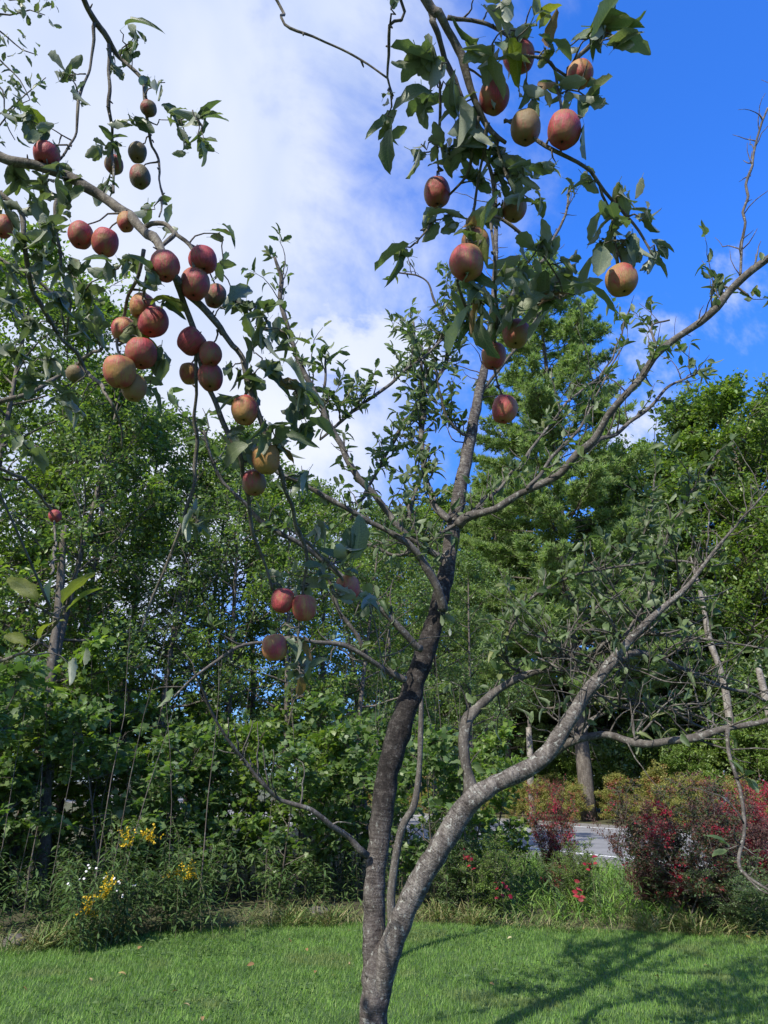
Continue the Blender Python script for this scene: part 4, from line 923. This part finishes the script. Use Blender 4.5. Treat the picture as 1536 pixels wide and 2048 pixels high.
# px, py, width, height, redness, olive, label
APPLES = [
 (1038, 115, 62, 80, .62, .6, 'purplish red apple half hidden behind a yellow green leaf at the top centre'),
 (1160, 150, 52, 58, .55, .1, 'pinkish apple tucked under a curled leaf at the top right of the centre bough'),
 (988, 195, 60, 76, .72, .3, 'tall striped apple crossed by a twig shadow at the top of the centre bough'),
 (1051, 257, 60, 72, .38, .75, 'olive and purple apple between the two red ones of the centre bough'),
 (1128, 262, 66, 78, .8, .4, 'large deep red apple with a twig across it right of the olive one'),
 (874, 387, 54, 68, .62, .4, 'red and brown apple hanging alone at the left of the centre bough'),
 (1028, 418, 50, 56, .5, .5, 'brownish apple partly behind leaves below the olive and purple one'),
 (952, 487, 56, 58, .4, .5, 'dull apple hidden behind the large front apple of the centre bough'),
 (933, 527, 68, 76, .55, .35, 'large orange red apple at the front of the centre bough'),
 (1243, 562, 60, 66, .42, .3, 'orange brown apple hanging alone at the right end of the centre bough'),
 (1032, 669, 54, 60, .5, .5, 'dull red brown apple in front of the pine'),
 (987, 714, 50, 54, .66, .4, 'dull red apple with a hanging twig across it in front of the pine'),
 (1009, 820, 52, 56, .9, .1, 'bright red apple hanging lowest on the centre bough'),
 (92, 310, 50, 44, .92, .1, 'pink red apple half covered by leaves on top of the thick left bough'),
 (275, 306, 38, 40, .12, 1., 'upper olive green apple of the hanging pair against the cloud'),
 (280, 355, 42, 48, .3, 1., 'lower olive brown apple of the hanging pair against the cloud'),
 (297, 218, 32, 30, .3, 1., 'small dark apple among leaves high on the left hanging twig'),
 (228, 330, 36, 44, .3, .8, 'faint brownish apple behind the twig left of the olive pair'),
 (6, 454, 42, 50, .6, .3, 'orange red apple cut by the left edge of the picture'),
 (161, 472, 50, 50, .75, .5, 'dark red apple left of its touching twin under the thick left bough'),
 (210, 486, 52, 54, .85, .3, 'crimson apple right of its touching twin under the thick left bough'),
 (330, 534, 58, 60, .85, .2, 'large crimson apple just under the end of the thick left bough'),
 (406, 522, 56, 50, .92, .3, 'red apple under the arched spur at the right of the left bough'),
 (390, 570, 58, 64, .66, .4, 'large apple red at its left and brown at its right below the arched spur'),
 (430, 593, 44, 56, .35, 1., 'dark olive apple in shade behind the one below the arched spur'),
 (284, 614, 48, 56, .5, .0, 'pale orange apple with a yellow leaf on top of the left cluster'),
 (248, 662, 50, 46, .65, .1, 'orange red apple left of the brightest crimson apple in the left cluster'),
 (306, 645, 60, 58, .95, .1, 'brightest crimson apple in the middle of the left cluster'),
 (282, 708, 62, 56, .72, .4, 'dusky red apple beneath the crimson one in the left cluster'),
 (239, 745, 60, 62, .45, .05, 'large orange apple at the lower left of the left cluster'),
 (268, 777, 50, 52, .22, .45, 'yellow olive apple lowest in the left cluster'),
 (382, 684, 56, 52, .85, .3, 'red apple showing its dark eye, topmost of the group of four'),
 (421, 710, 46, 52, .8, .6, 'dark red apple right of the tilted one'),
 (379, 748, 40, 48, .5, .1, 'orange apple partly behind the long hanging twig'),
 (421, 756, 52, 52, .75, .7, 'purple red apple below the dark red one'),
 (150, 748, 34, 32, .05, .9, 'small green apple hidden in leaves at the far left'),
 (490, 822, 56, 56, .5, .1, 'orange apple topmost on the descending left bough'),
 (532, 920, 56, 56, .3, .1, 'yellow orange apple with leaf shadow directly above a dull brown one'),
 (508, 966, 48, 48, .5, .6, 'dull brown red apple touching the yellow orange one from below'),
 (110, 1033, 26, 23, .97, .1, 'tiny bright red apple on a thin twig at the far left'),
 (565, 1202, 46, 50, .92, .0, 'bright red apple left of the orange red one near the lower end of the bough'),
 (608, 1217, 50, 56, .62, .0, 'orange red apple with a twig hanging in front of it'),
 (696, 1178, 48, 52, .66, .0, 'orange red apple wrapped in pale leaves right of the low pair'),
 (549, 1296, 50, 54, .62, .05, 'lowest apple red with a yellowish top'),
 (252, 445, 36, 46, .5, .2, 'pinkish apple mostly covered by the leaves beside the thick left bough'),
]
nspots = []
twn = Tubes()
NP = np.array([p_ for p_, _ in near_pts])
def connect(target, rad=.0016, maxd=.35, up=False, sag=.1):
    global NP
    dv = NP-target; dist = np.linalg.norm(dv, axis=1) + (np.where(dv[:, 2] < 0, .12, 0) if up else 0)
    i = int(np.argmin(dist)); 
    if dist[i] > maxd+.25: pass
    a = NP[i]; mid = (a+target)/2+np.array([0, 0, np.linalg.norm(target-a)*sag])+nrng.normal(0, .004, 3)
    if np.linalg.norm(target-a) > .006:
        q_, w_ = catmull(np.array([a, (a+mid)/2+nrng.normal(0, .006, 3), mid, (mid+target)/2+nrng.normal(0, .006, 3), target]), np.array([rad*1.8, rad*1.5, rad*1.25, rad*1.1, rad]), .02); twn.add(q_, w_, 5)
        if not up: NP = np.vstack([NP, q_[2:]])
    return a
for i, (x, y, wpx, hpx, redn, oli, lab) in enumerate(APPLES):
    d = ND(x, y) + (.07 if 'behind' in lab or 'hidden' in lab else 0)
    c = P(x, y, d); rw = wpx/2*d/F; rh = rw*min(1.04, max(.86, hpx/wpx*math.cos(math.atan(abs(y-1024)/F))*1.04))
    o = empty('apple', tuple(c), lab, 'apple', 'apples hanging on the near boughs'); r = random.Random(i*7)
    tilt = (r.uniform(-.22, .22), r.uniform(-.22, .22), r.uniform(0, 6.28))
    if 'dark eye' in lab: tilt = (.3, .9, 0)
    o.rotation_euler = tilt; o.scale = (rw, rw, rh)
    fr, sm, cx = AM[i % 5]
    f_ = link('fruit', fr, M['apple'], o); f_.color = (redn, oli, r.random(), 1); link('stem', sm, M['stem_brown'], o); link('calyx', cx, M['calyx'], o)
    connect(c+np.array([0, 0, rh*1.08])-NO, .0022, up=True, sag=.25)
# ---- leaves of the near tree: clusters (px, py, n, spread px, size, type)
g_, y_, b_ = 'apple_leaf', 'apple_leaf_yellow', 'apple_leaf_dry'
CL = [(850, 115, 6, 1.25), (850, 200, 5, 1.2), (925, 215, 4, 1.4), (1000, 12, 3, 1.3), (1195, 60, 5, 1.35), (1235, 72, 3, 1.2), (1090, 95, 4, 1), (1130, 185, 6, 1), (1185, 190, 5, 1), (1060, 180, 4, 1), (960, 90, 3, 1),
 (985, 105, 4, 1.1), (780, 255, 4, 1), (838, 305, 3, 1), (872, 290, 3, .8), (900, 310, 6, 1), (940, 290, 6, 1), (985, 300, 7, .9), (1010, 335, 6, 1), (950, 362, 5, 1), (1040, 350, 4, .9), (1095, 328, 4, .8), (1175, 358, 3, .8), (1245, 385, 4, .8),
 (1285, 430, 5, .8), (1318, 500, 6, .8), (1255, 490, 6, .9), (1200, 490, 5, 1), (1228, 440, 4, .9), (980, 430, 5, .9), (1005, 400, 4, .9), (1062, 400, 4, .8), (860, 440, 3, .9), (805, 495, 2, 1.2), (900, 430, 4, .9), (950, 452, 4, 1.1), (1090, 492, 6, .9), (1130, 530, 4, 1),
 (1050, 535, 6, 1), (1085, 590, 8, 1.1), (1150, 590, 3, 1), (955, 600, 6, 1.1), (935, 645, 5, 1.1), (1000, 640, 6, 1), (1030, 605, 5, 1), (1000, 560, 5, .9), (950, 560, 4, .9), (790, 5, 2, .8), (1040, 60, 3, 1), (785, 195, 2, .6),
 (130, 150, 5, .9), (268, 60, 4, .8), (262, 105, 6, .9), (230, 130, 4, .9), (292, 155, 3, .8), (330, 165, 2, .8), (152, 190, 3, .7), (345, 240, 5, 1), (395, 240, 5, 1.05), (410, 290, 4, 1), (370, 285, 4, .9), (262, 240, 4, 1), (230, 290, 4, .9), (50, 235, 5, 1), (85, 262, 4, 1), (30, 345, 8, 1.1),
 (85, 372, 6, 1.1), (128, 350, 6, 1.1), (140, 405, 4, 1.2), (70, 410, 5, 1), (200, 300, 3, .9), (212, 375, 5, 1), (288, 420, 2, .9), (326, 408, 3, .7), (100, 460, 8, 1), (80, 515, 8, 1), (140, 540, 6, 1), (172, 580, 6, 1), (222, 540, 5, .9), (252, 520, 5, .8), (40, 480, 7, 1), (118, 600, 6, 1), (172, 650, 6, 1.1),
 (302, 560, 5, .8), (340, 452, 2, .8), (440, 465, 2, .9), (442, 535, 3, .9), (470, 600, 5, .9), (500, 620, 4, 1), (530, 632, 5, 1), (508, 680, 4, 1), (560, 660, 4, .9), (585, 690, 4, .9), (542, 740, 7, 1.1), (500, 750, 5, 1), (590, 780, 5, 1.1), (600, 820, 6, 1.1), (610, 858, 5, 1.1), (560, 890, 4, 1.2), (500, 895, 3, 1.2), (540, 860, 5, 1.1), (465, 800, 3, 1),
 (460, 740, 3, .9), (200, 650, 5, 1), (320, 720, 4, 1.2), (300, 772, 2, 1), (60, 650, 7, 1), (30, 700, 7, 1), (60, 760, 7, 1.1), (100, 720, 7, 1), (130, 790, 6, 1), (150, 822, 4, 1), (25, 600, 7, 1), (20, 420, 5, 1), (15, 540, 6, 1), (700, 1105, 3, 1.2), (650, 1140, 4, 1), (680, 1190, 4, .9), (735, 1195, 3, 1.1), (600, 1170, 3, .9),
 (600, 1340, 9, .85), (592, 1285, 3, .9), (395, 1035, 5, 1), (60, 900, 5, 1.1), (20, 860, 5, 1), (540, 1150, 4, 1), (640, 1060, 4, .9), (610, 950, 3, .9), (470, 870, 3, .8)]
SPEC = [(1030, 95, 1, 1.35, y_), (1065, 15, 1, 1.5, y_), (968, 420, 1, 1.5, y_), (330, 600, 3, 1.05, y_), (270, 655, 2, 1.2, y_), (285, 628, 1, .9, b_), (1125, 105, 2, .7, b_), (110, 290, 2, 1, y_), (55, 225, 2, 1.1, y_), (385, 1040, 2, .9, b_), (400, 1025, 2, 1, y_),
        (590, 1275, 1, 1, b_), (770, 1350, 1, .6, b_), (895, 1272, 1, .6, b_), (1095, 175, 2, .8, b_), (960, 480, 1, 1.3, y_), (140, 1330, 2, .8, y_), (1050, 330, 1, .7, b_), (610, 1330, 3, .9, y_), (700, 1150, 2, 1, y_)]
nL = []
for c in CL + SPEC:
    x, y, n_, s_ = c[:4]; ty = c[4] if len(c) > 4 else None
    d = ND(x, y)+nrng.uniform(-.05, .06); c0 = P(x, y, d)-NO
    connect(c0, .0015)
    for _ in range(n_ if ty else int(n_*1.6+.5)):
        base_ = c0+nrng.normal(0, .012, 3)
        ld = unit(nrng.normal(0, .75, 3)+np.array([0, 0, -.35])); nn_ = unit(nrng.normal(0, .7, 3)+np.array([0, .1, .9]))
        base_ = base_ - ld*.03*s_
        mt = M[ty] if ty else M[g_ if nrng.random() > .05 else (y_ if nrng.random() > .35 else b_)]
        nL.append((base_, ld, nn_, 0.066*s_*nrng.uniform(.6, 1.2), mt))
# large leaves that stand out one by one: foot px, tip px, kind
EX = [(960, 480, 985, 395, y_), (1060, 50, 1090, -15, y_), (1010, 60, 1045, 125, y_), (1175, 120, 1205, 15, g_), (1200, 90, 1283, 80, g_), (885, 125, 800, 118, g_), (880, 150, 845, 98, g_), (880, 190, 803, 186, g_), (915, 170, 925, 272, g_), (835, 478, 762, 522, g_),
      (785, 235, 768, 315, g_), (842, 288, 824, 346, g_), (1110, 572, 1206, 562, g_), (1110, 592, 1043, 604, g_), (1122, 602, 1060, 652, g_), (1130, 590, 1172, 616, g_), (945, 590, 924, 690, g_), (965, 610, 967, 700, g_), (1165, 235, 1181, 300, g_), (948, -5, 1003, 48, g_), (505, 884, 450, 915, g_),
      (700, 1142, 727, 1058, g_), (695, 1142, 672, 1098, g_), (668, 1182, 610, 1165, g_), (720, 1192, 766, 1216, g_), (655, 1135, 618, 1125, g_), (600, 1345, 570, 1378, g_), (600, 1345, 601, 1386, b_), (608, 1340, 642, 1318, g_), (590, 1340, 556, 1333, b_), (290, 612, 356, 594, y_), (245, 660, 302, 682, y_),
      (322, 690, 336, 742, g_), (395, 1045, 442, 1032, g_), (395, 1050, 405, 1000, g_), (118, 1238, 172, 1178, y_), (120, 1232, 136, 1163, y_), (90, 1220, 42, 1158, y_), (100, 1215, 98, 1165, g_), (62, 1292, 18, 1272, y_), (75, 1284, 104, 1238, y_), (450, 620, 486, 560, g_), (520, 620, 560, 618, g_), (505, 690, 498, 640, g_), (545, 660, 530, 700, g_),
      (580, 760, 640, 800, g_), (600, 830, 660, 862, g_), (560, 880, 600, 862, g_), (545, 720, 600, 722, g_), (385, 220, 345, 215, g_), (395, 240, 440, 228, g_), (400, 270, 412, 315, g_), (140, 150, 97, 125, g_), (148, 160, 150, 200, g_), (240, 60, 282, 25, g_), (262, 115, 262, 75, g_), (1075, 500, 1035, 470, g_), (1250, 480, 1270, 520, g_), (1210, 480, 1190, 545, g_)]
for x0_, y0_, x1_, y1_, ty in EX:
    d = ND(x0_, y0_)-.05; a_ = P(x0_, y0_, d)-NO; b2 = P(x1_, y1_, d+nrng.uniform(-.03, .03))-NO; ln_ = float(np.linalg.norm(b2-a_))
    connect(a_, .0015); nL.append((a_, (b2-a_)/ln_, unit(np.array([nrng.normal(0, .45), -.55+nrng.normal(0, .35), .55])), ln_*1.03, M[ty]))
# crown behind and above the camera, and the far twigs in the top left corner
hid = np.array([p_ for p_, w_ in near_pts if (p_+NO)[1] < .55 and (p_+NO)[2] > 2.3])
for _ in range(420):
    p_ = hid[nrng.integers(len(hid))]+nrng.normal(0, .28, 3)
    g = p_+NO
    dp = g[1]*ct+(g[2]-CAMZ)*st
    up_ = -g[1]*st+(g[2]-CAMZ)*ct
    if dp > 0 and abs(g[0]/max(dp, .01)) < .62 and -.8 < up_/dp < .82: continue
    connect(p_, .0015)
    for _ in range(4): nL.append((p_+nrng.normal(0, .02, 3), unit(nrng.normal(0, .75, 3)+np.array([0, 0, -.2])), unit(nrng.normal(0, .6, 3)+np.array([0, 0, .9])), nrng.uniform(.05, .08), M[g_]))
cor = Tubes()
for pth in ([(-30, 40), (10, 70), (45, 100), (75, 110)], [(-30, 90), (10, 130), (40, 160), (60, 200)], [(-40, 20), (20, 30), (60, 20), (90, 30)], [(-40, 230), (10, 225), (50, 190), (92, 155)], [(-40, 300), (0, 250), (30, 215), (60, 200)], [(-30, 150), (5, 180), (10, 240), (30, 280)], [(-20, -20), (20, 0), (60, -5), (95, 0)]):
    q_, w_ = catmull(np.array([P(a, b, 3.2) for a, b in pth])-NO, np.linspace(.005, .002, len(pth)), .05); cor.add(q_, w_, 5)
    for p_ in q_[::2]:
        for _ in range(6): nL.append((p_+nrng.normal(0, .035, 3), unit(nrng.normal(0, .8, 3)+np.array([0, 0, -.4])), unit(nrng.normal(0, .7, 3)+np.array([0, 0, .6])), nrng.uniform(.03, .05), M[g_]))
link('twig', cor.mesh('corner_twigs'), M['bark_near'], near)['kind'] = 'stuff'
link('twig', twn.mesh('near_twigs'), M['bark_near'], near)['kind'] = 'stuff'
split_leaves(nL, near, NO, 'near_leaves')
print('objects', len(bpy.data.objects), 'tris', sum(len(m_.polygons) for m_ in bpy.data.meshes))
